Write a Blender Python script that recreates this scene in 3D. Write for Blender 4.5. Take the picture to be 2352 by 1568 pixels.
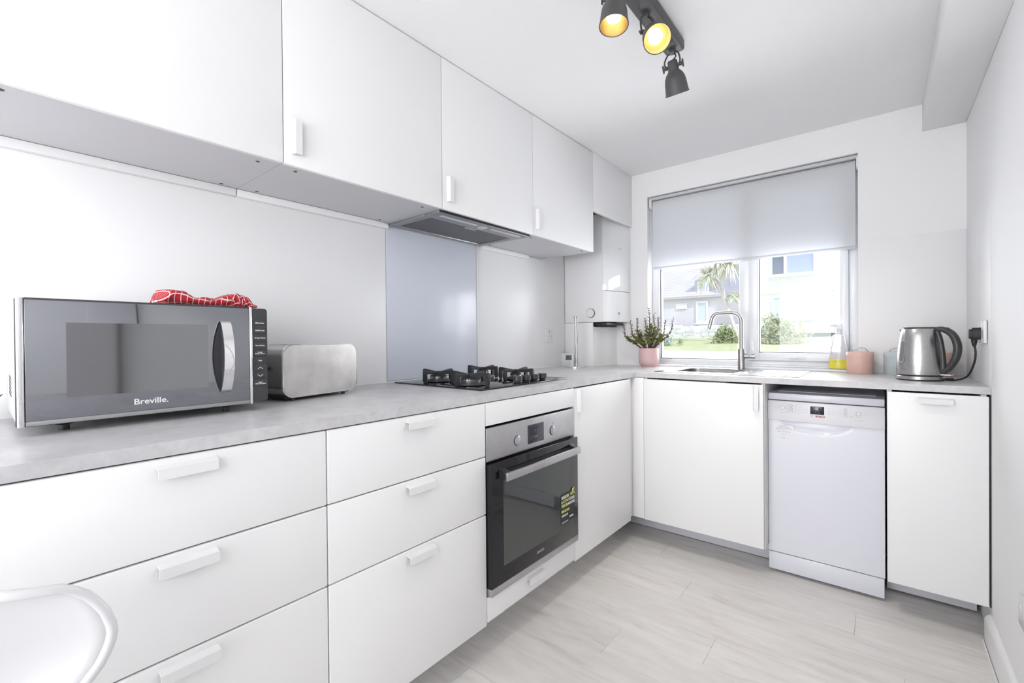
import bpy, bmesh, math, random
from mathutils import Matrix, Vector
random.seed(7)
PI = math.pi
for o in list(bpy.data.objects): bpy.data.objects.remove(o, do_unlink=True)
S = bpy.context.scene
COL = S.collection

# ------------------------------------------------------------------ camera
yaw, pitch, roll, FPX = 0.6864, -0.0066, -0.0087, 1038.31
fwd = Vector((-math.sin(yaw)*math.cos(pitch), math.cos(yaw)*math.cos(pitch), math.sin(pitch)))
rt = fwd.cross(Vector((0, 0, 1))).normalized(); up = rt.cross(fwd)
r2 = rt*math.cos(roll) + up*math.sin(roll); u2 = up*math.cos(roll) - rt*math.sin(roll)
cam = bpy.data.cameras.new('camera'); cam.sensor_width = 36; cam.lens = 36*FPX/2352
cam.clip_start = .02; cam.clip_end = 300
co = bpy.data.objects.new('camera', cam); COL.objects.link(co)
m = Matrix.Identity(4)
for i in range(3): m[i][0] = r2[i]; m[i][1] = u2[i]; m[i][2] = -fwd[i]
m[0][3], m[1][3], m[2][3] = 1.7843, -3.0539, 1.1618
co.matrix_world = m; S.camera = co

# ------------------------------------------------------------------ world, sun, window daylight, added fill lamps, exposure
W = bpy.data.worlds.new('sky'); S.world = W; W.use_nodes = True
nt = W.node_tree; bg = nt.nodes['Background']
tc = nt.nodes.new('ShaderNodeTexCoord'); sp = nt.nodes.new('ShaderNodeSeparateXYZ'); rp = nt.nodes.new('ShaderNodeValToRGB')
nt.links.new(tc.outputs['Generated'], sp.inputs[0]); nt.links.new(sp.outputs['Z'], rp.inputs[0]); nt.links.new(rp.outputs[0], bg.inputs[0])
rp.color_ramp.elements[0].position = 0.0; rp.color_ramp.elements[0].color = (.92, .93, 1, 1)
rp.color_ramp.elements[1].position = .8; rp.color_ramp.elements[1].color = (.66, .76, 1, 1)
bg.inputs[1].default_value = .95
sun = bpy.data.lights.new('sun', 'SUN'); sun.energy = 1.7; sun.angle = .01; sun.color = (1, .97, .92)
so = bpy.data.objects.new('sun', sun); COL.objects.link(so)
so.rotation_euler = Vector((.75, -.35, .85)).to_track_quat('Z', 'Y').to_euler()
R_ = 2.1006
def area(name, loc, rot, sx, sy, e, c=(1, 1, 1), spread=PI):
    l = bpy.data.lights.new(name, 'AREA'); l.shape = 'RECTANGLE'; l.size = sx; l.size_y = sy; l.energy = e; l.color = c; l.spread = spread
    o = bpy.data.objects.new(name, l); COL.objects.link(o); o.location = loc; o.rotation_euler = rot; return o
area('fill_back', (1.05, -7.28, 1.2), (PI/2, 0, 0), 1.9, 2.1, 78, (.97, .98, 1))  # fill lamp added behind the viewpoint, its window is assumed
area('fill_side', (R_-.01, -4.9, 1.45), (0, PI/2, 0), 1.2, 1.8, 21, (.98, .99, 1))  # added fill lamp on the solid right wall, lifts the left run
area('daylight_kitchen_window', (1.09, .21, 1.33), (-1.35, 0, 0), 1.08, .66, 14.5, (.95, .97, 1))
S.view_settings.view_transform = 'Standard'; S.view_settings.look = 'None'
S.view_settings.gamma = 1; S.view_settings.use_curve_mapping = False
S.view_settings.exposure = 0.65

# ------------------------------------------------------------------ materials
def newmat(name):
    m = bpy.data.materials.new(name); m.use_nodes = True
    return m, m.node_tree, m.node_tree.nodes['Principled BSDF']
def mat(name, col, rough=.5, metal=0, noise=0, nscale=40, bump=0, bscale=200, ior=1.5, coat=0, aniso=None, emit=0, ecol=None, trans=0, subs=0):
    m, t, b = newmat(name)
    c = (*col, 1)
    b.inputs['Base Color'].default_value = c; b.inputs['Roughness'].default_value = rough; b.inputs['Metallic'].default_value = metal
    b.inputs['IOR'].default_value = ior; b.inputs['Coat Weight'].default_value = coat; b.inputs['Coat Roughness'].default_value = .05
    b.inputs['Transmission Weight'].default_value = trans
    if emit: b.inputs['Emission Strength'].default_value = emit; b.inputs['Emission Color'].default_value = (*(ecol or col), 1)
    tcn = t.nodes.new('ShaderNodeTexCoord')
    if noise:
        n = t.nodes.new('ShaderNodeTexNoise'); n.inputs['Scale'].default_value = nscale; n.inputs['Detail'].default_value = 5
        mp = t.nodes.new('ShaderNodeMapping')
        if aniso: mp.inputs['Scale'].default_value = aniso
        t.links.new(tcn.outputs['Object'], mp.inputs[0]); t.links.new(mp.outputs[0], n.inputs['Vector'])
        mx = t.nodes.new('ShaderNodeMix'); mx.data_type = 'RGBA'
        mx.inputs[6].default_value = (*[max(0, x-noise) for x in col], 1); mx.inputs[7].default_value = (*[min(1, x+noise) for x in col], 1)
        rr = t.nodes.new('ShaderNodeMapRange'); rr.inputs[1].default_value = .3; rr.inputs[2].default_value = .7
        t.links.new(n.outputs[0], rr.inputs[0]); t.links.new(rr.outputs[0], mx.inputs[0]); t.links.new(mx.outputs[2], b.inputs['Base Color'])
    if bump:
        n2 = t.nodes.new('ShaderNodeTexNoise'); n2.inputs['Scale'].default_value = bscale; n2.inputs['Detail'].default_value = 3
        bp = t.nodes.new('ShaderNodeBump'); bp.inputs['Strength'].default_value = bump; bp.inputs['Distance'].default_value = .002
        t.links.new(tcn.outputs['Object'], n2.inputs['Vector']); t.links.new(n2.outputs[0], bp.inputs['Height']); t.links.new(bp.outputs[0], b.inputs['Normal'])
    return m
M = {}
M['wall'] = mat('painted_plaster', (.90, .90, .905), .75, bump=.12, bscale=120)
M['ceil'] = mat('ceiling_paint', (.92, .92, .925), .85, bump=.5, bscale=260)
M['panel'] = mat('gloss_white_wall_panel', (.90, .90, .905), .30)
M['panelr'] = mat('satin_white_wall_panel', (.90, .90, .905), .5)
M['cab'] = mat('white_cabinet_foil', (.90, .90, .905), .38)
M['cabin'] = mat('white_melamine', (.78, .78, .785), .5)
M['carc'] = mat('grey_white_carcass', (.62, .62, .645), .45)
M['handle'] = mat('white_handle', (.84, .84, .845), .35)
M['plinth'] = mat('aluminium_plinth', (.80, .80, .85), .35, .15)
M['upvc'] = mat('white_upvc', (.84, .86, .90), .25)
M['blind'] = mat('blind_fabric', (.90, .90, .905), .9)
_t = M['blind'].node_tree; _b = _t.nodes['Principled BSDF']; _tl = _t.nodes.new('ShaderNodeBsdfTranslucent'); _tl.inputs[0].default_value = (.8, .82, .86, 1)
_mx = _t.nodes.new('ShaderNodeMixShader'); _mx.inputs[0].default_value = .42; _t.links.new(_b.outputs[0], _mx.inputs[1]); _t.links.new(_tl.outputs[0], _mx.inputs[2]); _t.links.new(_mx.outputs[0], _t.nodes['Material Output'].inputs[0])
M['chrome'] = mat('polished_chrome', (.85, .85, .86), .08, 1)
M['steel'] = mat('brushed_steel', (.46, .455, .45), .28, 1, noise=.05, nscale=30, aniso=(1, 40, 1))
M['steelv'] = mat('brushed_steel_upright', (.46, .455, .45), .27, 1, noise=.05, nscale=60, aniso=(8, 8, .4))
M['steelp'] = mat('smudged_steel_plate', (.52, .505, .49), .34, 1, noise=.07, nscale=14)
M['ovsteel'] = mat('oven_steel', (.50, .495, .51), .35, 1, noise=.03, nscale=20, aniso=(1, 30, 1))
M['black'] = mat('matt_black', (.018, .018, .02), .45)
M['blackg'] = mat('gloss_black', (.012, .012, .016), .08)
M['iron'] = mat('cast_iron', (.03, .03, .032), .55, bump=.3, bscale=400)
M['darkgrey'] = mat('dark_grey_lamp_metal', (.085, .083, .083), .5)
M['hood'] = mat('hood_steel', (.30, .30, .315), .4, .7)
M['hoodl'] = mat('hood_light_lens', (.6, .6, .62), .3)
M['mesh_dark'] = mat('filter_dark', (.07, .07, .075), .5, .6)
M['screw'] = mat('screw_hole_dark', (.05, .05, .05), .5)
M['pink'] = mat('pink_glaze', (.68, .46, .46), .45)
M['pinktin'] = mat('pink_enamel', (.72, .48, .42), .35)
M['greytin'] = mat('pale_grey_enamel', (.50, .56, .58), .35)
M['wire'] = mat('steel_wire', (.45, .45, .46), .3, 1)
M['soil'] = mat('soil', (.035, .022, .018), .9, noise=.015, nscale=90)
M['stem'] = mat('succulent_stem', (.12, .055, .045), .6)
M['leafg'] = mat('succulent_leaf', (.23, .265, .09), .35, noise=.08, nscale=25)
M['leafp'] = mat('succulent_leaf_purple', (.17, .12, .10), .4, noise=.04, nscale=30)
M['gold'] = mat('gold_reflector', (.42, .30, .12), .4, .5)
M['bulb'] = mat('lit_bulb', (1, .9, .7), .3, emit=3, ecol=(1, .86, .58))
M['spray'] = mat('clear_plastic_bottle', (.86, .84, .88), .12, trans=.45, ior=1.3)
M['yellow'] = mat('yellow_soap_liquid', (.78, .70, .07), .2)
M['blueprint'] = mat('blue_print', (.25, .3, .6), .4)
M['white'] = mat('white_plastic', (.82, .82, .83), .3)
M['whitep'] = mat('bright_white_print', (.85, .85, .85), .5)
M['greyp'] = mat('grey_print', (.38, .38, .42), .5)
M['lgreyp'] = mat('light_grey_print', (.60, .60, .63), .5)
M['redp'] = mat('dark_red_print', (.36, .08, .10), .5)
M['yellowp'] = mat('yellow_print', (.70, .72, .12), .5)
M['lcd'] = mat('lcd_screen', (.16, .19, .18), .25)
M['dial'] = mat('dark_dial_rim', (.14, .14, .15), .4)
M['dwhite'] = mat('dishwasher_enamel', (.78, .79, .86), .22)
M['dpanel'] = mat('dishwasher_panel_plastic', (.80, .80, .83), .25)
M['displaydark'] = mat('dark_display', (.02, .02, .04), .1)
M['darkplastic'] = mat('charcoal_plastic', (.045, .045, .05), .32)
M['chairp'] = mat('white_chair_plastic', (.70, .70, .715), .25)
M['render'] = mat('white_house_render', (.86, .87, .88), .8, bump=.1, bscale=6)
M['lilac'] = mat('pale_lilac_render', (.70, .685, .71), .8, noise=.02, nscale=2)
M['slate'] = mat('pale_slate', (.58, .565, .585), .7, noise=.02, nscale=1.5)
M['stone'] = mat('garden_stone', (.76, .76, .79), .85, noise=.10, nscale=1.6)
M['winblue'] = mat('reflective_window_pane', (.42, .50, .78), .08, .35)
M['winpale'] = mat('pale_window_pane', (.62, .70, .76), .15)
M['windark'] = mat('dark_window_pane', (.16, .20, .26), .1)
M['base'] = mat('base_shadow_green', (.10, .16, .17), .8)  # shadow at the foot of the white house, painted as dark green
M['road'] = mat('pale_paving', (.72, .72, .74), .8, noise=.02, nscale=2)
M['grass'] = mat('hazed_lawn_grass', (.50, .54, .30), .9, noise=.05, nscale=3)  # outdoor greens desaturated, window-flare haze put into the colour
M['bush'] = mat('bush_leaf', (.36, .42, .22), .6, noise=.12, nscale=2)
M['bush2'] = mat('bluish_bush_leaf', (.32, .42, .38), .6, noise=.07, nscale=2)
M['palm'] = mat('palm_leaf', (.78, .79, .64), .6, noise=.1, nscale=1.5)
M['bark'] = mat('pale_bark', (.68, .63, .60), .8, noise=.06, nscale=8)
M['skirt'] = mat('skirting_gloss', (.88, .88, .885), .3)
M['smoke'] = mat('kettle_window', (.20, .18, .19), .2)
M['innerwall'] = mat('oven_cavity', (.05, .05, .055), .4)
# tinted glossy glass faces
M['mwdoor'] = mat('microwave_mirror_glass', (.30, .305, .33), .04, .9)
M['mwwin'] = mat('microwave_window_glass', (.25, .255, .265), .06, .9)
M['ovglass'] = mat('oven_black_glass', (.010, .010, .013), .02, 0, ior=1.45)
M['ovwin'] = mat('oven_window_glass', (.10, .105, .105), .025, .55)
for _k in ('panel', 'panelr'): M[_k].node_tree.nodes['Principled BSDF'].inputs['Specular IOR Level'].default_value = .22
M['blueglass'] = mat('blue_grey_back_painted_glass', (.68, .715, .80), .22)

M['blueglass'].node_tree.nodes['Principled BSDF'].inputs['Specular IOR Level'].default_value = .3
def worktop():
    m, t, b = newmat('grey_concrete_laminate')
    tcn = t.nodes.new('ShaderNodeTexCoord')
    n = t.nodes.new('ShaderNodeTexNoise'); n.inputs['Scale'].default_value = 9; n.inputs['Detail'].default_value = 8; n.inputs['Roughness'].default_value = .65
    n2 = t.nodes.new('ShaderNodeTexNoise'); n2.inputs['Scale'].default_value = 60; n2.inputs['Detail'].default_value = 4
    t.links.new(tcn.outputs['Object'], n.inputs['Vector']); t.links.new(tcn.outputs['Object'], n2.inputs['Vector'])
    ad = t.nodes.new('ShaderNodeMath'); ad.operation = 'MULTIPLY_ADD'; ad.inputs[1].default_value = .35
    t.links.new(n2.outputs[0], ad.inputs[0]); t.links.new(n.outputs[0], ad.inputs[2])
    cr = t.nodes.new('ShaderNodeValToRGB'); cr.color_ramp.elements[0].position = .5; cr.color_ramp.elements[0].color = (.52, .515, .53, 1)
    cr.color_ramp.elements[1].position = .85; cr.color_ramp.elements[1].color = (.66, .655, .67, 1)
    t.links.new(ad.outputs[0], cr.inputs[0]); t.links.new(cr.outputs[0], b.inputs['Base Color']); b.inputs['Roughness'].default_value = .33
    return m
M['top'] = worktop()
M['mwcase'] = mat('pale_grey_painted_casing', (.66, .66, .67), .35)
M['mwtrim'] = mat('grey_door_trim', (.33, .34, .34), .3, .3)
M['boilg'] = mat('boiler_gloss_white', (.88, .885, .90), .07)

def plankmat():
    m, t, b = newmat('whitewashed_oak_plank')
    tcn = t.nodes.new('ShaderNodeTexCoord'); oi = t.nodes.new('ShaderNodeObjectInfo')
    mp = t.nodes.new('ShaderNodeMapping'); mp.inputs['Scale'].default_value = (1.5, 9, 1)
    ad = t.nodes.new('ShaderNodeVectorMath'); ad.operation = 'ADD'
    cb = t.nodes.new('ShaderNodeCombineXYZ'); mu = t.nodes.new('ShaderNodeMath'); mu.operation = 'MULTIPLY'; mu.inputs[1].default_value = 37
    t.links.new(oi.outputs['Random'], mu.inputs[0]); t.links.new(mu.outputs[0], cb.inputs[0]); t.links.new(mu.outputs[0], cb.inputs[2])
    t.links.new(tcn.outputs['Object'], ad.inputs[0]); t.links.new(cb.outputs[0], ad.inputs[1]); t.links.new(ad.outputs[0], mp.inputs[0])
    n = t.nodes.new('ShaderNodeTexNoise'); n.inputs['Scale'].default_value = 2.6; n.inputs['Detail'].default_value = 9; n.inputs['Roughness'].default_value = .62; n.inputs['Distortion'].default_value = .6
    t.links.new(mp.outputs[0], n.inputs['Vector'])
    cr = t.nodes.new('ShaderNodeValToRGB'); e = cr.color_ramp.elements
    e[0].position = .28; e[0].color = (.64, .605, .575, 1); e[1].position = .72; e[1].color = (.84, .815, .79, 1)
    k = e.new(.42); k.color = (.75, .72, .695, 1); k = e.new(.56); k.color = (.795, .77, .745, 1)
    t.links.new(n.outputs[0], cr.inputs[0])
    hv = t.nodes.new('ShaderNodeHueSaturation'); mr = t.nodes.new('ShaderNodeMapRange'); mr.inputs[3].default_value = .95; mr.inputs[4].default_value = 1.05
    t.links.new(oi.outputs['Random'], mr.inputs[0]); t.links.new(mr.outputs[0], hv.inputs['Value']); t.links.new(cr.outputs[0], hv.inputs['Color'])
    t.links.new(hv.outputs[0], b.inputs['Base Color']); b.inputs['Roughness'].default_value = .42
    bp = t.nodes.new('ShaderNodeBump'); bp.inputs['Strength'].default_value = .12; bp.inputs['Distance'].default_value = .002
    t.links.new(n.outputs[0], bp.inputs['Height']); t.links.new(bp.outputs[0], b.inputs['Normal'])
    return m
M['plank'] = plankmat()

def glassmat():
    m, t, b = newmat('clear_window_glass'); t.nodes.remove(b)
    tr = t.nodes.new('ShaderNodeBsdfTransparent'); gl = t.nodes.new('ShaderNodeBsdfGlossy'); gl.inputs['Roughness'].default_value = 0.0
    fr = t.nodes.new('ShaderNodeFresnel'); fr.inputs[0].default_value = 1.4; mx = t.nodes.new('ShaderNodeMixShader')
    t.links.new(fr.outputs[0], mx.inputs[0]); t.links.new(tr.outputs[0], mx.inputs[1]); t.links.new(gl.outputs[0], mx.inputs[2])
    t.links.new(mx.outputs[0], t.nodes['Material Output'].inputs[0]); return m
M['glass'] = glassmat()

def towelmat():
    m, t, b = newmat('red_white_check_cotton')
    uv = t.nodes.new('ShaderNodeUVMap'); sx = t.nodes.new('ShaderNodeSeparateXYZ'); t.links.new(uv.outputs[0], sx.inputs[0])
    def line(sock, w):
        a = t.nodes.new('ShaderNodeMath'); a.operation = 'FRACT'; t.links.new(sock, a.inputs[0])
        c = t.nodes.new('ShaderNodeMath'); c.operation = 'LESS_THAN'; c.inputs[1].default_value = w; t.links.new(a.outputs[0], c.inputs[0]); return c.outputs[0]
    a = line(sx.outputs[0], .13); c = line(sx.outputs[1], .12)
    mx = t.nodes.new('ShaderNodeMath'); mx.operation = 'MAXIMUM'; t.links.new(a, mx.inputs[0]); t.links.new(c, mx.inputs[1])
    mc = t.nodes.new('ShaderNodeMix'); mc.data_type = 'RGBA'; mc.inputs[6].default_value = (.46, .016, .03, 1); mc.inputs[7].default_value = (.80, .66, .64, 1)
    t.links.new(mx.outputs[0], mc.inputs[0]); t.links.new(mc.outputs[2], b.inputs['Base Color']); b.inputs['Roughness'].default_value = .95
    n = t.nodes.new('ShaderNodeTexNoise'); n.inputs['Scale'].default_value = 500; bp = t.nodes.new('ShaderNodeBump'); bp.inputs['Strength'].default_value = .5; bp.inputs['Distance'].default_value = .002
    tcn = t.nodes.new('ShaderNodeTexCoord'); t.links.new(tcn.outputs['Object'], n.inputs['Vector']); t.links.new(n.outputs[0], bp.inputs['Height']); t.links.new(bp.outputs[0], b.inputs['Normal'])
    return m
M['towel'] = towelmat()

# ------------------------------------------------------------------ geometry helpers
def nb(): return bmesh.new()
def box(bm, x0, x1, y0, y1, z0, z1, b=0, seg=2):
    x0, x1 = sorted((x0, x1)); y0, y1 = sorted((y0, y1)); z0, z1 = sorted((z0, z1))
    v = [bm.verts.new(p) for p in ((x0,y0,z0),(x1,y0,z0),(x1,y1,z0),(x0,y1,z0),(x0,y0,z1),(x1,y0,z1),(x1,y1,z1),(x0,y1,z1))]
    fs = [bm.faces.new([v[i] for i in q]) for q in ((0,3,2,1),(4,5,6,7),(0,1,5,4),(1,2,6,5),(2,3,7,6),(3,0,4,7))]
    if b:
        es = list({e for f in fs for e in f.edges})
        r = bmesh.ops.bevel(bm, geom=es, offset=b, segments=seg, profile=.5, affect='EDGES')
        return list(set(r['verts']) | {x for x in v if x.is_valid})
    return v
def lathe(bm, prof, seg=32, mx=None, closed=False):
    rings = []
    vs = []
    for r, z in prof:
        if r < 1e-6:
            x = bm.verts.new((0, 0, z)); rings.append([x]); vs.append(x)
        else:
            ring = [bm.verts.new((r*math.cos(2*PI*i/seg), r*math.sin(2*PI*i/seg), z)) for i in range(seg)]; rings.append(ring); vs += ring
    pr = list(zip(rings, rings[1:])) + ([(rings[-1], rings[0])] if closed else [])
    for a, c in pr:
        for i in range(seg):
            j = (i+1) % seg
            if len(a) == 1 and len(c) == 1: continue
            if len(a) == 1: bm.faces.new((a[0], c[j], c[i]))
            elif len(c) == 1: bm.faces.new((a[i], a[j], c[0]))
            else: bm.faces.new((a[i], a[j], c[j], c[i]))
    if mx is not None: bmesh.ops.transform(bm, matrix=mx, verts=vs)
    return vs
def cyl(bm, r, z0, z1, seg=24, mx=None, b=0):
    if b: return lathe(bm, [(0, z0), (r-b, z0), (r, z0+b), (r, z1-b), (r-b, z1), (0, z1)], seg, mx)
    return lathe(bm, [(0, z0), (r, z0), (r, z1), (0, z1)], seg, mx)
def prism(bm, poly, plane, a, b):
    def P(u, v, w): return {'xz': (u, w, v), 'yz': (w, u, v), 'xy': (u, v, w)}[plane]
    A = [bm.verts.new(P(u, v, a)) for u, v in poly]; B = [bm.verts.new(P(u, v, b)) for u, v in poly]
    bm.faces.new(A); bm.faces.new(list(reversed(B)))
    n = len(poly)
    for i in range(n): bm.faces.new((A[i], B[i], B[(i+1) % n], A[(i+1) % n]))
    return A + B
def rr(x0, x1, y0, y1, r, n=5, corners=(1, 1, 1, 1)):
    out = []
    for k, (cx, cy, a0) in enumerate(((x1-r, y1-r, 0), (x0+r, y1-r, PI/2), (x0+r, y0+r, PI), (x1-r, y0+r, 3*PI/2))):
        if corners[k]: out += [(cx+r*math.cos(a0+PI/2*i/n), cy+r*math.sin(a0+PI/2*i/n)) for i in range(n+1)]
        else: out.append(((x1, y1), (x0, y1), (x0, y0), (x1, y0))[k])
    return out
def cr(pts, n=6):
    P = [Vector(p) for p in pts]; P = [2*P[0]-P[1]] + P + [2*P[-1]-P[-2]]; out = []
    for i in range(1, len(P)-2):
        for k in range(n):
            t = k/n; a, b, c, d = P[i-1:i+3]
            out.append(.5*((2*b)+(c-a)*t+(2*a-5*b+4*c-d)*t*t+(3*b-a-3*c+d)*t**3))
    out.append(P[-2]); return out
def tube(bm, pts, r, seg=10, cap=True):
    pts = [Vector(p) for p in pts]; n = len(pts); rad = r if hasattr(r, '__len__') else [r]*n
    rings = []; prev = None; vs = []
    for i, p in enumerate(pts):
        t = (pts[min(i+1, n-1)] - pts[max(i-1, 0)]).normalized()
        if prev is None: a = t.orthogonal().normalized()
        else: a = (prev - t*prev.dot(t)).normalized()
        prev = a; c = t.cross(a)
        ring = [bm.verts.new(p + rad[i]*(a*math.cos(2*PI*k/seg)+c*math.sin(2*PI*k/seg))) for k in range(seg)]
        rings.append(ring); vs += ring
    for A, B in zip(rings, rings[1:]):
        for k in range(seg): bm.faces.new((A[k], A[(k+1) % seg], B[(k+1) % seg], B[k]))
    if cap: bm.faces.new(list(reversed(rings[0]))); bm.faces.new(rings[-1])
    return vs
def obj(name, bm, m, parent=None, ang=40, props=None, loc=None):
    bmesh.ops.recalc_face_normals(bm, faces=bm.faces[:])
    me = bpy.data.meshes.new(name); bm.to_mesh(me); bm.free()
    me.materials.append(M[m] if isinstance(m, str) else m)
    for p in me.polygons: p.use_smooth = True
    me.set_sharp_from_angle(angle=math.radians(ang))
    o = bpy.data.objects.new(name, me); COL.objects.link(o)
    if parent: o.parent = parent
    if loc: o.location = loc
    if props:
        for k, v in props.items(): o[k] = v
    return o
def thing(name, label, cat, loc=(0, 0, 0), rz=0, group=None):
    o = bpy.data.objects.new(name, None); COL.objects.link(o); o.empty_display_size = .1
    o.location = loc; o.rotation_euler = (0, 0, rz); o['label'] = label; o['category'] = cat
    if group: o['group'] = group
    return o
def struct(name, bm, m, parent=None, label=None, **k):
    o = obj(name, bm, m, parent, **k)
    if not parent: o['kind'] = 'structure'
    if label: o['label'] = label
    return o
def text(name, s, size, m, parent, mx, ext=.0003, align='CENTER', sx=1, bold=0):
    c = bpy.data.curves.new(name, 'FONT'); c.body = s; c.size = size; c.extrude = ext; c.align_x = align; c.align_y = 'CENTER'; c.offset = bold
    c.space_line = .85
    t = bpy.data.objects.new('tmp', c); COL.objects.link(t)
    dg = bpy.context.evaluated_depsgraph_get(); me = bpy.data.meshes.new_from_object(t.evaluated_get(dg))
    bpy.data.objects.remove(t); bpy.data.curves.remove(c)
    me.transform(mx @ Matrix.Diagonal((sx, 1, 1, 1))); me.name = name; me.materials.clear(); me.materials.append(M[m])
    o = bpy.data.objects.new(name, me); COL.objects.link(o); o.parent = parent
    return o
FRONT = Matrix.Rotation(PI/2, 4, 'X')           # text standing up, read from -Y side
def at(x, y, z, R=FRONT): return Matrix.Translation((x, y, z)) @ R

H, T = .9625, .028          # worktop top height and thickness
F, D2 = .6855, .6086        # front planes of the two runs
HB, H1, H2 = .1305, .7385, .5311
R, YW, HC = 2.1006, .03, 2.323
HU, U = 1.6963, .3879
YB = -7.2

# ------------------------------------------------------------------ structure
bm = nb(); box(bm, -.2, 2.3, YB-.2, .3, -.12, -.006); floor = struct('floor', bm, 'cabin', label='whitewashed oak-look plank floor')
PW, ROW0 = .176, -1.396
def plank_mesh(L):
    b_ = nb(); box(b_, 0, L-.0006, 0, PW-.0006, -.006, 0, .0007, 1)
    bmesh.ops.recalc_face_normals(b_, faces=b_.faces[:]); me = bpy.data.meshes.new('floor_plank'); b_.to_mesh(me); b_.free(); me.materials.append(M['plank']); return me
joints = {-2: .52, -1: .978, 0: 1.287, 1: .62, 2: 1.08, 3: 1.697, 4: .86, 5: 1.35, 6: .55, 7: 1.0}
k0 = int(math.floor((YB-ROW0)/PW)); k1 = int(math.ceil((YW-ROW0)/PW))
for k in range(k0, k1):
    j = joints.get(k, .12+(k*.467) % 1.2); xs = sorted({x for x in (j-2.44, j-1.22, j, j+1.22) if 0.03 < x < R-.03} | {0, R})
    for a, c in zip(xs, xs[1:]):
        o = bpy.data.objects.new('floor_plank', plank_mesh(c-a)); COL.objects.link(o); o.parent = floor; o.location = (a, ROW0+k*PW, 0)
bm = nb(); box(bm, -.3, 2.4, YB-.6, .6, HC, HC+.2); struct('ceiling', bm, 'ceil')
bm = nb(); box(bm, -.2, -.006, YB-.2, .3, -.1, HC); struct('wall_left', bm, 'wall')
bm = nb()
box(bm, R, R+.2, YB-.2, .3, -.1, HC)
struct('wall_right', bm, 'wall')
# door in the right wall beside the camera (seen only as a reflection)
dr = bpy.data.objects.new('door_1', None); COL.objects.link(dr); dr['kind'] = 'structure'; dr.location = (R, -3.05, 0)
bm = nb(); box(bm, -.045, -.008, .03, .46, .01, 2.04, .002); obj('door_leaf', bm, 'lilac', dr)
bm = nb(); box(bm, -.047, -.006, .46, .478, .01, 2.04, .002); obj('door_edge', bm, 'darkgrey', dr)
bm = nb(); box(bm, -.012, 0, -.0, .028, 0, 2.09, .002); box(bm, -.012, 0, -.94, -.90, 0, 2.09, .002); box(bm, -.012, 0, -.90, 0, 2.05, 2.09, .002); box(bm, -.004, 0, -.9, 0, 0.01, 2.05); obj('door_frame', bm, 'cabin', dr)
WX0, WX1, WZ1 = .502, 1.684, 2.15
bm = nb(); box(bm, -.2, WX0, YW, .3, -.1, HC); box(bm, WX1, 2.3, YW, .3, -.1, HC); box(bm, WX0, WX1, YW, .3, WZ1, HC); box(bm, WX0, WX1, YW, .3, -.1, H)
struct('wall_window', bm, 'wall')
bm = nb(); box(bm, -.2, .1, YB-.2, YB, -.1, HC); box(bm, 2.0, 2.3, YB-.2, YB, -.1, HC); box(bm, .1, 2.0, YB-.2, YB, 2.2, HC); struct('wall_back', bm, 'wall')
w2 = bpy.data.objects.new('back_fill_opening', None); COL.objects.link(w2); w2['kind'] = 'structure'; w2.location = (.1, YB-.1, 0)  # unseen opening and frame added for the back fill lamp
bm = nb()
for x in (0, .92, 1.84): box(bm, x, x+.06, -.03, .03, 0, 2.2, .003)
for z in (0, 2.14): box(bm, 0, 1.9, -.03, .03, z, z+.06, .003)
obj('fill_frame', bm, 'upvc', w2)
bm = nb(); box(bm, 1.45, R, -4.45, -4.3, 0, 1.32, .004); struct('fill_blocker', bm, 'wall', label='half-height block added behind the viewpoint to hold light off the right-hand unit')  # unseen blocker, added to keep the back fill off the right base door
w3 = bpy.data.objects.new('side_fill_surround', None); COL.objects.link(w3); w3['kind'] = 'structure'; w3.location = (R, -5.8, .85)  # unseen frame added around the side fill lamp, wall behind is solid
bm = nb()
for y in (-.06, 1.80): box(bm, -.03, 0, y, y+.06, -.06, 1.26, .003)
for z in (-.06, 1.20): box(bm, -.03, 0, 0, 1.80, z, z+.06, .003)
obj('fill_frame', bm, 'upvc', w3)
bm = nb(); box(bm, 1.942, R, YB, YW, 2.185, HC, .003); struct('trim_1', bm, 'wall', label='boxed bulkhead along the ceiling and right wall')
# skirting right wall
bm = nb(); prism(bm, [(R, 0), (R-.02, 0), (R-.02, .085), (R-.014, .097), (R-.004, .105), (R, .105)], 'xz', -.60, -2.5); struct('baseboard_right', bm, 'skirt')
bm = nb(); prism(bm, [(R-.022, 0), (R-.026, 0), (R-.022, .006)], 'xz', -.60, -2.5); struct('trim_2', bm, 'skirt', label='thin bead of sealant at the foot of the skirting')

# wall panels (splashbacks)
def panel(name, label, b, mt): o = obj(name, b, mt, props={'label': label, 'category': 'splashback'}); return o
bm = nb(); box(bm, -.006, 0, -3.4, -1.797, H, 1.694, .0008); panel('wall_panel', 'long glossy white splashback panel behind the microwave and toaster', bm, 'panel')
bm = nb(); box(bm, -.006, .0025, -1.795, -1.192, H+.006, 1.69, .001); panel('glass_splashback', 'blue-grey glass splashback between hob and extractor', bm, 'blueglass')
bm = nb(); box(bm, -.006, .006, -1.191, -1.183, H, 1.69, .001); tr = struct('trim_3', bm, 'white', label='white joint strip right of the blue-grey glass')
bm = nb(); box(bm, -.006, 0, -1.182, -.268, H, 1.694, .0008); panel('wall_panel', 'glossy white splashback panel right of the blue-grey glass, with the switch', bm, 'panel')
bm = nb(); box(bm, WX1+.01, R, YW-.004, YW, H, 1.672, .0008); panel('wall_panel', 'white splashback panel on the window wall behind the kettle', bm, 'panelr')
bm = nb(); box(bm, R-.0015, R, -.598, YW-.004, H, 1.672, .0004); panel('wall_panel', 'glossy white splashback panel on the right wall behind the kettle plug', bm, 'panelr')

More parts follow.
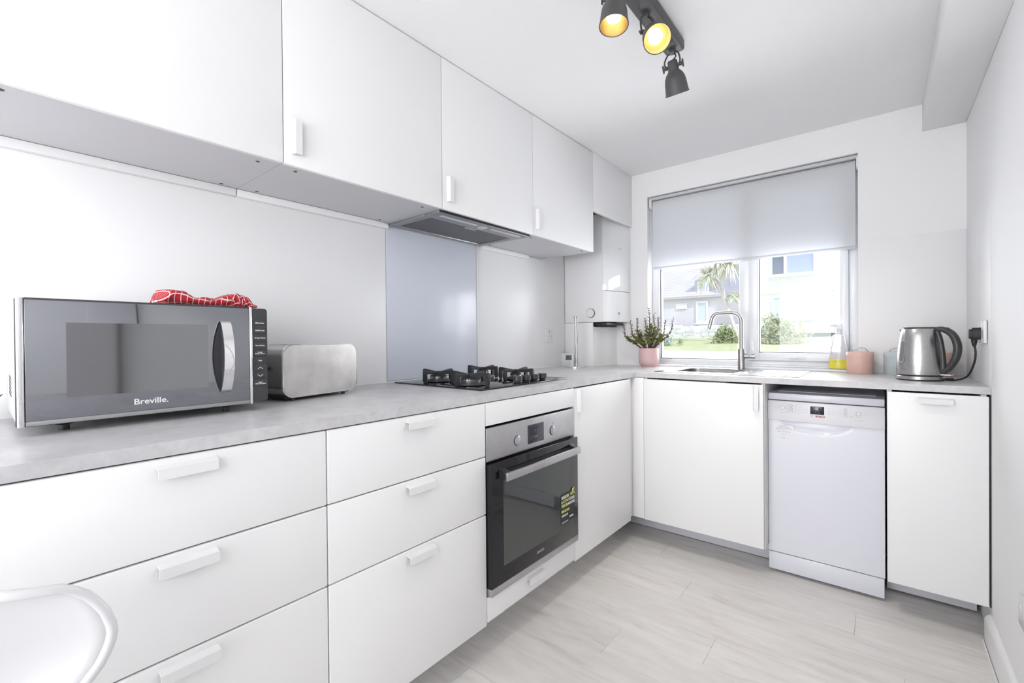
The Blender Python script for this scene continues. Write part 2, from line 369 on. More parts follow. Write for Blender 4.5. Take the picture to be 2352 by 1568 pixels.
# ------------------------------------------------------------------ window
wn = bpy.data.objects.new('window_1', None); COL.objects.link(wn); wn['kind'] = 'structure'; wn['label'] = 'white plastic framed window with two panes above the sink'
wn.location = (WX0, .12, H)
wz = WZ1-H; ww = WX1-WX0
def wbox(name, bx, mt='upvc', b=.003): 
    bm = nb()
    for q in bx: box(bm, *q, b)
    return obj(name, bm, mt, wn)
wbox('outer_frame', [(0, .052, 0, .07, .02, wz), (ww-.045, ww, 0, .07, .02, wz), (.052, ww-.045, 0, .07, .012, .048), (.052, ww-.045, 0, .07, wz-.06, wz)])
wbox('mullion', [(.574, .632, 0, .07, .048, wz-.06)])
wbox('sash_frame', [(.632, .686, -.018, .05, .05, wz-.06), (1.097, ww-.045, -.018, .05, .05, wz-.06), (.686, 1.097, -.018, .05, .05, .098), (.686, 1.097, -.018, .05, wz-.11, wz-.06)])
wbox('glazing_gasket', [(.052, .057, .012, .03, .048, wz-.06), (.052, .574, .012, .03, .048, .052)], 'black', 0)
wbox('glazing_gasket', [(.686, .690, -.003, .03, .098, wz-.11), (.686, 1.097, -.003, .03, .098, .102)], 'black', 0)
wbox('window_pane', [(.054, .574, .03, .036, .05, wz-.06)], 'glass', 0)
wbox('window_pane', [(.688, 1.097, .02, .026, .10, wz-.11)], 'glass', 0)
hn = wbox('window_handle', [(.855, .93, -.03, -.018, .064, .078), (.88, .90, -.045, -.03, .066, .076), (.84, .90, -.05, -.042, .068, .075)], 'upvc', .002)
bm = nb(); box(bm, WX0, WX1, -.0, .19, H, H+.012, .003); box(bm, WX0, WX1, .09, .12, H+.012, H+.022, .003); ws = struct('trim_4', bm, 'upvc', label='white window ledge behind the tap')
# blind
bl = thing('roller_blind', 'pale grey roller blind pulled half down over the window', 'blind', (WX0+.028, YW+.03, 0))
bw = 1.142
bm = nb(); box(bm, 0, bw, -.0006, .0006, 1.645, 2.10); obj('blind_fabric', bm, 'blind', bl)
bm = nb(); cyl(bm, .021, 0, bw, 24, Matrix.Translation((0, .02, 2.105)) @ Matrix.Rotation(PI/2, 4, 'Y')); obj('roller_tube', bm, 'blind', bl)
bm = nb(); box(bm, 0, bw, -.003, .003, 1.637, 1.655, .002); obj('bottom_bar', bm, 'blind', bl)
for x in (-.02, bw+.004):
    bm = nb(); prism(bm, rr(-.015, .045, 2.07, 2.145, .02), 'yz', x, x+.016); obj('bracket', bm, 'white', bl)
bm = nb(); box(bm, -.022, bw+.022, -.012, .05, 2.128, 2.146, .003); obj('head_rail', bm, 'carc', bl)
bm = nb(); tube(bm, [(-.012, 0, 2.10), (-.014, -.002, 2.0), (-.012, 0, 1.85)], .0015, 6); obj('pull_chain', bm, 'white', bl)

# ------------------------------------------------------------------ worktops
bm = nb()
x1, y1, x2, y2 = .687, -.598, R, YW
poly = [(0, -3.6), (x1, -3.6), (x1, y1), (x2, y1), (x2, y2), (0, y2)]
z0, z1 = H-T, H
# hole for sink bowl handled by building the top from strips
def wt(bm, a, b, c, d): box(bm, a, b, c, d, z0, z1)
SX0, SX1, SY0, SY1 = .85, 1.17, -.45, -.13
prism(bm, [(0, -3.6), (x1, -3.6), (x1, y1), (SX0, y1), (SX0, y2), (0, y2)], 'xy', z0, z1)
prism(bm, [(SX1, y1), (R-.0005, y1), (R-.0005, y2), (SX1, y2)], 'xy', z0, z1)
prism(bm, [(SX0, y1), (SX1, y1), (SX1, SY0), (SX0, SY0)], 'xy', z0, z1)
prism(bm, [(SX0, SY1), (SX1, SY1), (SX1, y2), (SX0, y2)], 'xy', z0, z1)
bmesh.ops.remove_doubles(bm, verts=bm.verts, dist=1e-5)
obj('worktop', bm, 'top', props={'label': 'L-shaped pale grey stone-effect worktop over the base cabinets', 'category': 'worktop'})
bm = nb(); tube(bm, [(.001, -3.4, H+.001), (.001, -.268, H+.001)], .0035, 6); struct('trim_5', bm, 'white', label='white sealant line behind the long worktop')

# ------------------------------------------------------------------ cabinets
def handle(parent, x, z, vert=False, w=.103):
    """lip handle: plate standing off the front, local -Y is out"""
    bm = nb()
    def pt(a, b): return (b, a) if vert else (a, b)
    if not vert:
        z -= .0065; prism(bm, rr(x-w/2, x+w/2, z-.021, z, .005, 4, (0, 0, 1, 1)), 'xz', -.019, -.0165)
        prism(bm, [(-.019, z), (-.0165, z-.001), (0, z+.001), (0, z+.0035), (-.004, z+.0035)], 'yz', x-w/2, x+w/2)
    else:
        prism(bm, rr(x, x+.020, z-w/2, z+w/2, .004, 4, (1, 0, 0, 1)), 'xz', -.016, -.0135)
        prism(bm, [(x, -.016), (x+.002, -.0135), (x-.004, 0), (x-.007, 0), (x-.006, -.004)], 'xy', z-w/2, z+w/2)
    return obj('handle', bm, 'handle', parent, ang=30)
def front(name, parent, x0, x1, z0, z1, b=.0035, mt='cab', th=.016):
    bm = nb(); box(bm, x0+.0012, x1-.0012, 0, th, z0+.0015, z1-.0015, b, 3); return obj(name, bm, mt, parent, ang=60)
def carcass(parent, w, zb, zt, d=.54, mt='cabin', open_top=True, pull=.018):
    bm = nb(); t = .016
    box(bm, .0005, t, pull, d, zb, zt); box(bm, w-t, w-.0005, pull, d, zb, zt); box(bm, t, w-t, pull, d, zb, zb+t); box(bm, t, w-t, d-.006, d, zb+t, zt)
    return obj('carcass', bm, mt, parent)
ZT = H-T-.002
def drawers(y0, y1, label):
    w = y1-y0; c = thing('drawer_cabinet', label, 'cabinet', (F, y0, 0), PI/2, 'white three-drawer base units')
    carcass(c, w, HB, ZT)
    for a, b in ((H1, ZT), (H2, H1), (HB, H2)):
        d = front('drawer_front', c, 0, w, a, b); handle(d, w/2, b-(.012 if b == ZT else .012))
    bm = nb(); box(bm, 0, w, .15, .165, .0, HB-.002); obj('plinth', bm, 'cab', c)
    return c
drawers(-3.0630, -2.4632, 'white three-drawer base unit under the microwave')
drawers(-2.4632, -1.8654, 'white three-drawer base unit left of the oven, under the toaster')
# oven housing
ow = .6003
oc = thing('oven_housing', 'white built-in oven housing unit with a low drawer under the oven', 'cabinet', (F, -1.8654, 0), PI/2)
bm = nb(); t = .016
box(bm, .0005, .003, .018, .54, HB, ZT); box(bm, ow-.003, ow-.0005, .018, .54, HB, ZT); box(bm, .003, ow-.003, .534, .54, HB, ZT); box(bm, .003, ow-.003, .02, .53, HB+.001, HB+.016)
obj('carcass', bm, 'cabin', oc)
front('top_rail', oc, 0, ow, .846, ZT, .002)
d = front('drawer_front', oc, 0, ow, HB+.008, .232); handle(d, .289, .207, w=.108)
bm = nb(); box(bm, 0, ow, .15, .165, 0, HB-.002); obj('plinth', bm, 'cab', oc)
# door unit right of oven
w = .5997
dc = thing('base_cabinet', 'white single-door base unit in the corner right of the oven', 'cabinet', (F, -1.2651, 0), PI/2)
carcass(dc, w-.016, HB, ZT)
d = front('door', dc, 0, w, HB-.003, ZT-.003); handle(d, .032, .868, True)
bm = nb(); box(bm, 0, w+.20, .15, .165, .0, HB-.004); obj('plinth', bm, 'cab', dc)
# corner filler
bm = nb(); box(bm, F-.035, F-.018, -.6650, -D2+.004, HB+.004, ZT, .001); box(bm, F-.018, .7374, -D2+.002, -D2+.018, HB+.004, ZT, .001)
obj('corner_filler', bm, 'cab', props={'label': 'narrow white filler strips in the inner corner of the two cabinet runs', 'category': 'filler panel'})
# sink unit
sc = thing('sink_cabinet', 'white single-door unit under the sink', 'cabinet', (.7374, -D2, 0), 0)
w = 1.3440-.7374
carcass(sc, w, HB, ZT, pull=.018)
d = front('door', sc, 0, w-.003, HB, ZT-.004); 
handle(d, 1.302-.7374, .862, True, .12)
bm = nb(); box(bm, -.20, w, .215, .228, .004, HB+.01, .001); obj('plinth', bm, 'plinth', sc)
bm = nb(); box(bm, w-.002, w, .017, .56, HB+.02, ZT-.002); obj('end_panel', bm, 'cabin', sc)
# right unit
rc = thing('base_cabinet', 'white base unit between dishwasher and right wall, handle along its top edge', 'cabinet', (1.7980, -D2, 0), 0)
w = R-1.7980-.005
carcass(rc, w-.006, HB, ZT, d=.54)
d = front('door', rc, 0, w, HB, ZT-.004); handle(d, 1.9455-1.7980, .915)
bm = nb(); box(bm, 0, w-.01, .22, .232, .012, HB+.01, .001); obj('plinth', bm, 'plinth', rc)
bm = nb(); box(bm, R-.004, R-.0005, -.6, -.2, HB, H-T-.001); struct('gap_shade', bm, 'black', label='black strip standing in for the shade between the last base unit and the right wall')  # solid black strip paints the shade of the gap

# upper cabinets
def upper(y0, y1, label, hz=None, screws=(), deep=True):
    w = y1-y0; c = thing('wall_cabinet', label, 'cabinet', (U, y0, HU), PI/2, 'white wall units above the hob worktop')
    bm = nb(); t = .016; zt = HC-HU-.002; dd = U-.001
    zb = .003
    box(bm, .0005, t, .018, dd, zb, zt); box(bm, w-t, w-.0005, .018, dd, zb, zt); box(bm, t, w-t, .018, dd, zt-t, zt); box(bm, t, w-t, dd-.006, dd, zb+t, zt-t)
    if deep: box(bm, t, w-t, .018, dd, zb, zb+t)
    else: box(bm, t, w-t, .018, dd, .09, .106)
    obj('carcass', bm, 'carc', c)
    d = front('door', c, 0, w, 0, zt, .002)
    if hz is not None: handle(d, hz, .088, True, .105)
    for (sx, sy) in screws:
        bm = nb(); cyl(bm, .0055, zb-.0012, zb+.0003, 16, Matrix.Translation((sx, sy, 0))); obj('screw_cap', bm, 'screw', c)
    return c
ua = -2.4290; ub = -1.7918; uc = -1.1671; ud = -.5352
upper(-3.23, ua, 'large white wall unit at the far left, above the microwave', None, ((.236, .049), (.747, .051), (.747, .348)))
upper(ua, ub, 'white wall unit left of the extractor', .03, ((.057, .048), (.058, .345), (.571, .049), (.572, .343)))
hc = upper(ub, uc, 'white wall unit directly over the extractor', .03, (), False)
upper(uc, ud, 'white wall unit right of the extractor, next to the boiler', .03, ((.042, .049), (.047, .346), (.58, .342), (.552, .040)))
# under-cabinet wall rails
for y0, y1, lb in ((-3.4, ua-.002, 'white rail under the far left wall unit'), (ua+.001, ub-.004, 'white rail under the wall unit left of the extractor'), (uc+.012, -.72, 'white rail under the wall unit right of the extractor')):
    bm = nb(); box(bm, .0005, .022, y0, y1, HU-.022, HU+.002, .0015); obj('wall_rail', bm, 'panel', props={'label': lb, 'category': 'rail', 'group': 'rails under the wall units'})

# extractor hood: local frame X along front, Y back, Z up (bottom at 0)
hd = thing('extractor_hood', 'grey built-in extractor with mesh filter, over the hob', 'extractor', (.364, ub+.003, HU-.008), PI/2)
hw = uc-ub-.006
bm = nb(); b_ = .003
box(bm, 0, hw, 0, .095, 0, .02, b_); box(bm, 0, hw, .325, .345, 0, .02, b_); box(bm, 0, .035, .095, .325, 0, .02, b_); box(bm, hw-.035, hw, .095, .325, 0, .02, b_)
box(bm, .035, hw-.035, .095, .325, .012, .02)
obj('hood_body', bm, 'hood', hd)
bm = nb(); box(bm, .0, hw, -.004, .0, .002, .02); obj('front_gap_shade', bm, 'black', hd)  # black sliver painted in for the shade between hood and door
fl = nb(); box(fl, .038, hw-.038, .098, .322, .006, .0115); fo = obj('filter', fl, 'mesh_dark', hd)
bm = nb()
nx = 110
for i in range(nx):
    x = .04+(hw-.08)*i/(nx-1); 
    tube(bm, [(x, .098, .0055), (x, .322, .0055)], .0013, 4, False)
obj('filter_wires', bm, 'hood', fo, props={'kind': 'stuff'})
for x0, x1_ in ((.04, .265), (.36, .585)):
    bm = nb(); box(bm, x0, min(x1_, hw-.03), .028, .048, -.001, .003, .001); obj('light_strip', bm, 'hoodl', hd)
bm = nb(); cyl(bm, .024, -.003, .002, 28, Matrix.Translation((hw/2, .045, 0)), .001); obj('control_button', bm, 'hoodl', hd)
bm = nb(); prism(bm, [(hw/2-.03, .085), (hw/2+.01, .085), (hw/2+.02, .115), (hw/2-.05, .115)], 'xy', -.001, .004); obj('filter_catch', bm, 'hood', hd)

# ------------------------------------------------------------------ boiler corner
bt = thing('boiler', 'white wall-hung boiler with glossy curved front, in the corner beside the window', 'boiler', (0, -.268, 1.27))
bm = nb(); box(bm, .0005, .305, 0, .29, 0, .74, .003); obj('casing', bm, 'panel', bt)
bprof = [(.306, .0), (.318, .03), (.335, .08), (.35, .14), (.361, .2), (.368, .25), (.371, .295), (.306, .295)]
bm = nb(); prism(bm, bprof, 'xy', .002, .214); obj('lower_front_cover', bm, 'boilg', bt)
bm = nb(); prism(bm, bprof, 'xy', .217, .74); obj('upper_front_cover', bm, 'boilg', bt)
bm = nb(); lathe(bm, [(.034, 0), (.034, .012), (.031, .014)], 32, Matrix.Translation((.215, 0, .063)) @ Matrix.Rotation(PI/2, 4, 'X'), True)
st = thing('round_thermostat', 'small round white thermostat with dark rim, on the boiler side', 'thermostat', (.215, -.268, 1.333))
bm2 = nb(); cyl(bm2, .032, 0, .010, 32, Matrix.Rotation(PI/2, 4, 'X'), .001); obj('dark_rim', bm2, 'dial', st)
bm2 = nb(); cyl(bm2, .0295, .006, .014, 32, Matrix.Rotation(PI/2, 4, 'X'), .002); obj('dial_face', bm2, 'white', st)
bm.free()
# knob / hook on boiler front
bm = nb(); tube(bm, [(.352, .15, .508), (.372, .148, .515), (.376, .15, .500)], .004, 8); obj('hook', bm, 'chrome', bt)
bm = nb(); cyl(bm, .008, 0, .006, 16, Matrix.Translation((.352, .15, .062)) @ Matrix.Rotation(PI/2, 4, 'Y')); obj('control_knob', bm, 'greyp', bt)
# pipework under boiler
pw = thing('pipe_cluster', 'black pipe fittings tucked under the boiler', 'pipes', (.27, -.2, 1.235))
for k, (x, y) in enumerate(((0, -.04), (.03, 0), (.01, .05), (.04, .09), (0, .14))):
    bm = nb(); cyl(bm, .014, .004, .034, 14, Matrix.Translation((x, y, 0)), .002); cyl(bm, .019, .006, .016, 6, Matrix.Translation((x, y, 0)), .001); obj('pipe_fitting', bm, 'black', pw)
bm = nb(); box(bm, -.03, .06, -.055, .2, .012, .03, .003); obj('pipe_tray', bm, 'black', pw)
# cupboard panel over boiler and boxing below
bm = nb(); box(bm, U-.016, U, ud+.001, YW, 1.955, HC-.001, .001); box(bm, .001, U-.016, ud+.001, ud+.015, 1.955, HC-.001)
obj('boiler_top_panel', bm, 'panel', props={'label': 'white panel closing the space above the boiler', 'category': 'panel'})
bm = nb(); box(bm, .0005, .2277, -.268, -.255, H, 1.268, .001); obj('pipe_boxing', bm, 'cab', props={'label': 'white boxing board under the boiler, facing the room', 'category': 'panel', 'group': None} if False else {'label': 'white boxing board under the boiler, behind the kitchen roll holder', 'category': 'panel'})
bm = nb(); prism(bm, [(.214, -.255), (.2285, -.268), (.264, YW), (.249, YW)], 'xy', H, 1.238); obj('pipe_boxing', bm, 'cab', props={'label': 'white boxing board under the boiler, beside the plant', 'category': 'panel'})

# ------------------------------------------------------------------ oven
ov = thing('oven', 'built-in electric oven with steel fascia and black glass door', 'oven', (F+.004, -1.8636, .2367), PI/2)
w, h = .594, .6025
bm = nb(); box(bm, .0, w, .001, .02, .482, h, .0015); obj('control_panel', bm, 'ovsteel', ov)
bm = nb(); box(bm, .006, w-.006, .02, .5, .004, h-.004); obj('oven_body', bm, 'innerwall', ov)
bm = nb(); box(bm, 0, w, -.016, .016, .028, .474, .002); dd = obj('door', bm, 'ovglass', ov)
bm = nb(); box(bm, .068, w-.068, -.0168, -.0155, .09, .44, 0); obj('door_window', bm, 'ovwin', dd)
bm = nb(); box(bm, 0, w, -.016, .016, 0, .0275, .0015); obj('bottom_trim', bm, 'ovsteel', ov)
bm = nb(); box(bm, .03, w-.03, -.0155, -.008, .455, .472, .002); obj('door_vent', bm, 'black', dd)
# handle
bm = nb(); box(bm, .045, .553, -.056, -.046, .413, .442, .001); hh = obj('door_handle', bm, 'ovsteel', dd)
for x0, x1_ in ((.046, .075), (.523, .552)):
    bm = nb(); prism(bm, [(-.046, .415), (-.046, .440), (-.016, .452), (-.016, .420)], 'yz', x0, x1_); obj('handle_bracket', bm, 'black', hh)
for x in (.1747, .417):
    bm = nb(); lathe(bm, [(0, .004), (.0175, .004), (.019, .003), (.019, 0), (0, 0)], 32, Matrix.Translation((x, .001, .530)) @ Matrix.Rotation(PI/2, 4, 'X')); k = obj('knob', bm, 'ovsteel', ov)
    bm = nb(); lathe(bm, [(.019, 0), (.0205, 0), (.0205, .0012), (.019, .0012)], 32, Matrix.Translation((x, .001, .530)) @ Matrix.Rotation(PI/2, 4, 'X'), True); obj('knob_ring', bm, 'black', k)
    bm = nb(); box(bm, x-.0006, x+.0006, -.0036, -.0028, .541, .546); obj('pointer_mark', bm, 'greyp', k)
    bm = nb(); box(bm, x-.004, x+.004, .0003, .0012, .558, .566); obj('dial_symbol', bm, 'greyp', ov)
bm = nb(); box(bm, .242, .350, -.0005, .002, .502, .577, .0004); ds = obj('display', bm, 'darkplastic', ov)
bm = nb(); box(bm, .252, .338, -.0009, 0, .534, .568, .0002); obj('display_window', bm, 'displaydark', ds)
text('display_digits', '14:53', .018, 'dial', ds, at(.297, -.0012, .551))
text('button_symbols', '-  o  +', .010, 'lgreyp', ds, at(.296, -.0008, .525))
bm = nb(); box(bm, .252, .340, -.0009, 0, .507, .518, .0002); obj('display_label', bm, 'displaydark', ds)
text('door_lettering', 'ZANUSSI', .014, 'greyp', dd, at(.297, -.0164, .060), sx=.9, bold=.0003)
# sticker on the door
st = thing('guarantee_sticker', 'black sticker with yellow and white lettering, on the oven glass', 'sticker', (F+.004+.0176, -1.8636, .2367), PI/2)
bm = nb(); box(bm, .450, .556, -.0006, 0, .116, .245); obj('sticker_sheet', bm, 'black', st)
bm = nb(); prism(bm, [(.538, .236), (.552, .242), (.556, .256), (.538, .252)], 'xz', -.0009, -.0006); obj('sticker_flash', bm, 'yellowp', st)
for s, x, z, sz, c in (('REGISTER', .452, .229, .018, 'whitep'), ('NOW', .523, .231, .017, 'yellowp'), ('&', .452, .211, .018, 'whitep'), ('ACTIVATE', .464, .211, .0155, 'yellowp'), ('YOUR', .520, .211, .018, 'whitep'),
                       ('FREE', .452, .193, .018, 'yellowp'), ('GUARANTEE', .484, .193, .0165, 'whitep'), ('0800 022 0033', .452, .169, .0135, 'yellowp'), ('1 890 812 626', .452, .150, .0115, 'whitep'), ('ZANUSSI', .516, .133, .010, 'whitep'), ('www.register-guarantee', .452, .122, .007, 'lgreyp')):
    text('sticker_lettering', s, sz, c, st, at(x, -.0008, z), align='LEFT', sx=.78, bold=.0004)

# ------------------------------------------------------------------ dishwasher
dw = thing('dishwasher', 'slim white freestanding dishwasher with control panel and small display', 'dishwasher', (1.3455, -.521, 0), 0)
w = .446
bm = nb(); box(bm, .002, w-.002, .03, .50, .012, .848, .002); obj('body', bm, 'dwhite', dw)
bm = nb(); box(bm, 0, w, .002, .52, .851, .8835, .003); lid = obj('lid', bm, 'dwhite', dw)
bm = nb(); box(bm, .03, w-.03, .10, .5, .8835, .8865, .001); obj('lid_insert', bm, 'dwhite', lid)
bm = nb(); box(bm, -.001, w+.001, -.006, .03, .752, .8478, .003); cp = obj('control_panel', bm, 'dpanel', dw)
# door with scooped grip
bm = nb()
N = 26; zt_ = .7515; zb_ = .1045
xs = [w*i/60 for i in range(61)]; zs = [zt_-.0005*i*0 - (zt_-.62)*i/24 for i in range(25)] + [zb_]
cx = w*.43
grid = []
for z in zs:
    row = []
    for x in xs:
        u_ = (x-cx)/.14; v_ = (zt_-z)/.052
        q = u_*u_ + v_*v_
        dep = .018*max(0, 1-q)**.7 if q < 1 else 0
        row.append(bm.verts.new((x, .002+dep, z)))
    grid.append(row)
for a, b in zip(grid, grid[1:]):
    for i in range(60): bm.faces.new((a[i], a[i+1], b[i+1], b[i]))
box(bm, .0, w, .028, .03, zb_, zt_)
for x in (0, w):
    v = [bm.verts.new(p) for p in ((x, .002, zb_), (x, .028, zb_), (x, .028, zt_), (x, .002, zt_))]; bm.faces.new(v)
v = [bm.verts.new(p) for p in ((0, .002, zb_), (w, .002, zb_), (w, .028, zb_), (0, .028, zb_))]; bm.faces.new(v)
door = obj('door', bm, 'dwhite', dw, ang=30)
bm = nb(); box(bm, .001, w-.002, .0, .03, .016, .1005, .003); obj('kick_plate', bm, 'dwhite', dw)
for x in (.05, w-.05):
    bm = nb(); cyl(bm, .016, 0, .02, 14, Matrix.Translation((x, .06, 0))); obj('foot', bm, 'black', dw)
P0 = -.0062
bm = nb(); box(bm, .176, .230, P0-.0006, P0+.001, .795, .832, .0002); dsp = obj('display', bm, 'displaydark', cp)
text('display_icons', '*      +', .007, 'lgreyp', dsp, at(.203, P0-.0009, .802))
bm = nb(); box(bm, .180, .226, P0-.0009, P0-.0006, .8145, .815); obj('display_line', bm, 'greyp', dsp)
text('brand_lettering', 'BOSCH', .0105, 'redp', cp, at(.2145, P0-.0003, .786), bold=.0004, sx=1.05)
bm = nb(); R90 = Matrix.Rotation(PI/2, 4, 'X')
lathe(bm, [(.0042, 0), (.005, 0), (.005, .0004), (.0042, .0004)], 24, Matrix.Translation((.1815, P0, .7868)) @ R90, True); box(bm, .1795, .1835, P0-.0003, P0, .7862, .7874); box(bm, .1793, .18, P0-.0003, P0, .7845, .789); box(bm, .1830, .1837, P0-.0003, P0, .7845, .789)
obj('brand_emblem', bm, 'greyp', cp)
for x in (.099, .309):
    for k, z in enumerate((.827, .813, .799)):
        bm = nb(); lathe(bm, [(0, .0012), (.0045, .0012), (.0046, 0), (0, 0)], 20, Matrix.Translation((x, P0, z)) @ R90); b_ = obj('button', bm, 'white', cp)
        bm = nb(); lathe(bm, [(.0047, 0), (.0060, 0), (.0060, .0006), (.0047, .0006)], 24, Matrix.Translation((x, P0, z)) @ R90, True); obj('button_ring', bm, 'greyp', b_)
for x, z in ((.064, .816), (.356, .813)):
    bm = nb(); lathe(bm, [(0, .002), (.008, .002), (.0095, 0), (0, 0)], 28, Matrix.Translation((x, P0, z)) @ R90); obj('button', bm, 'dpanel', cp)
    bm = nb(); lathe(bm, [(.0095, 0), (.0101, 0), (.0101, .0004), (.0095, .0004)], 28, Matrix.Translation((x, P0, z)) @ R90, True); obj('button_ring', bm, 'lgreyp', cp)
bm = nb()
for x0 in (.117, .262):
    for k in range(4):
        z = .836-.0135*k; box(bm, x0, x0+.030, P0-.0003, P0, z-.0003, z+.0003)
    box(bm, x0, x0+.0006, P0-.0003, P0, .7955, .836); box(bm, x0+.0294, x0+.03, P0-.0003, P0, .7955, .836)
obj('programme_table', bm, 'lgreyp', cp)
for s, x, z, sz in (('Eco 50', .160, .829, .0052), ('Auto 60', .163, .815, .0052), ('Quick', .160, .802, .0052), ('Auto', .249, .829, .0052), ('Eco', .249, .815, .0052), ('Quick', .249, .802, .0052), ('Extra\nDry', .087, .828, .0048), ('VarioSpeed', .084, .815, .0045), ('Half\nLoad', .086, .800, .0048),
                    ('SilencePlus', .070, .793, .0065), ('Start', .381, .813, .006), ('Reset 3sec', .358, .797, .0055), ('ActiveWater', .358, .783, .006), ('Machine\nCare', .330, .797, .0045), ('on\noff', .045, .817, .005), ('(i)', .034, .818, .006)):
    text('panel_lettering', s, sz, 'lgreyp', cp, at(x, P0-.0002, z))
# energy / registration label
nl = thing('paper_label', 'faded white information label at the top left of the dishwasher door', 'label', (1.3455, -.519, 0), 0)
bm = nb(); box(bm, .028, .108, -.0004, 0, .648, .73); obj('label_sheet', bm, 'dpanel', nl)
for s, z, sz in (('Please retain', .727, .006), ('this label and register', .7215, .0055), ('your appliance online with us', .716, .0055), ('SL3000 9505V  W  3 1 2', .709, .0068), ('0800 123 4567-28', .697, .0072), ('warranty', .685, .0065), ('|     o  BSH   - o', .668, .0065)):
    text('label_lettering', s, sz, 'greyp', nl, at(.066, -.0005, z))

# ------------------------------------------------------------------ hob
hb = thing('gas_hob', 'black glass gas hob with four burners, set into the worktop', 'hob', (.6015, -1.797, H), PI/2)
hw, hdp = .622, .545
bm = nb(); box(bm, 0, hw, 0, hdp, .0005, .006, .0012); obj('glass_plate', bm, 'blackg', hb)
bp_ = [(.092, .1465, .068, .044), (.117, .3765, .054, .037), (.437, .4015, .050, .030), (.397, .1515, .050, .026)]
for (x, y, rb, rc_) in bp_:
    TM = Matrix.Translation((x, y, 0))
    bm = nb(); lathe(bm, [(0, .0065), (rb-.008, .0065), (rb, .011), (rb-.001, .015), (rb-.010, .018), (rc_+.006, .0185), (rc_+.003, .021), (0, .021)], 44, TM); bs = obj('burner_base', bm, 'iron', hb)
    bm = nb(); lathe(bm, [(0, .020), (rc_-.003, .020), (rc_, .033), (0, .033)], 44, TM); ring = obj('burner_crown', bm, 'chrome', bs)
    bm = nb()
    for i in range(22):
        a = 2*PI*i/22; q = TM @ Matrix.Rotation(a, 4, 'Z')
        v = box(bm, rc_-.0035, rc_+.0004, -.0009, .0009, .028, .033); bmesh.ops.transform(bm, matrix=q, verts=v)
    obj('burner_slots', bm, 'iron', bs)
    bm = nb(); lathe(bm, [(0, .033), (rc_-.001, .033), (rc_, .0355), (rc_-.004, .0385), (0, .0395)], 44, TM); obj('burner_cap', bm, 'iron', bs)
    # pan support : four arms crossing over the burner, each ending in an upright
    g_ = nb()
    for i in range(4):
        q = TM @ Matrix.Rotation(PI/2*i, 4, 'Z')
        L = .076 if i % 2 == 0 else .092
        v = prism(g_, [(0, .041), (0, .052), (.014, .053), (L-.002, .062), (L+.005, .062), (L+.010, .057), (L+.011, .018), (L+.009, .014), (L+.006, .0065), (L-.004, .0065), (L-.006, .014), (L-.008, .018), (L-.008, .045), (.02, .041)], 'xz', -.005, .005)
        bmesh.ops.transform(g_, matrix=q, verts=v)
    lathe(g_, [(0, .040), (.009, .040), (.010, .053), (.007, .055), (0, .055)], 16, TM)
    obj('pan_support', g_, 'iron', hb)
for k in range(4):
    yy = -1.515+.062*k
    bm = nb(); lathe(bm, [(0, .006), (.014, .006), (.015, .012), (.0155, .013), (.0205, .015), (.0205, .034), (.019, .0355), (0, .036)], 32, Matrix.Translation((yy+1.797, .048, 0))); obj('knob', bm, 'darkplastic', hb)

# ------------------------------------------------------------------ microwave
A_ = Vector((.385, -2.981)); B_ = Vector((.392, -2.487)); dvec = B_-A_; w = dvec.length; rz = math.atan2(dvec.y, dvec.x)
mw = thing('microwave', 'mirror-fronted microwave oven with black button strip, on the worktop', 'microwave', (A_.x, A_.y, H), rz)
Z0 = .0205; h = .2955
bm = nb(); box(bm, .000, w-.001, .02, .372, Z0+.003, h-.002, .004); obj('casing', bm, 'mwcase', mw)
bm = nb(); box(bm, .012, w-.048, -.006, .02, Z0+.001, h-.0005, .001); dr_ = obj('door', bm, 'darkplastic', mw)
bm = nb(); box(bm, .0125, w-.0485, -.008, -.0055, Z0+.012, h-.005, .0006); obj('door_glass', bm, 'mwdoor', dr_)
bm = nb(); box(bm, .075, .345, -.0085, -.0078, .078, .243); obj('door_window', bm, 'mwwin', dr_)
bm = nb(); box(bm, .0125, w-.0485, -.0078, -.0055, Z0+.002, Z0+.0115, .0006); obj('door_bottom_trim', bm, 'mwtrim', dr_)
for x0, x1_ in ((0, .012), (w-.048, w-.0395)):
    bm = nb(); box(bm, x0, x1_, -.008, .012, Z0-.001, h, .0035, 3); obj('side_trim', bm, 'chrome', mw)
bm = nb(); box(bm, -.001, .0035, .012, .021, Z0, h-.002, .001); obj('side_trim', bm, 'black', mw)
bm = nb(); prism(bm, rr(w-.0395, w, Z0+.006, h-.004, .008, 5, (1, 0, 0, 1)), 'xz', -.006, .02); cpn = obj('control_strip', bm, 'darkplastic', mw)
labs = ['Microwave', 'Grill/Combi', 'Weight Defrost', 'Time Defrost', 'Clock/\nKitchen Timer', 'Stop', None, None, 'Start/\n+30Sec/Confirm']
zt_ = .250; st_ = .0215
for i, s in enumerate(labs):
    z = zt_-st_*i
    bm = nb(); box(bm, w-.0375, w-.003, -.0075, -.0055, z-.0096, z+.0096, .0005); b_ = obj('button', bm, 'darkplastic', cpn)
    if s: text('button_lettering', s, .0046 if '\n' in s or len(s) > 11 else .0052, 'whitep', b_, at(w-.0203, -.0078, z), bold=.00012)
    else:
        sg = 1 if i == 6 else -1
        bm = nb(); tube(bm, [(w-.0273, -.0078, z-.003*sg), (w-.0203, -.0078, z+.0028*sg), (w-.0133, -.0078, z-.003*sg)], .0008, 6); obj('arrow_mark', bm, 'whitep', b_)
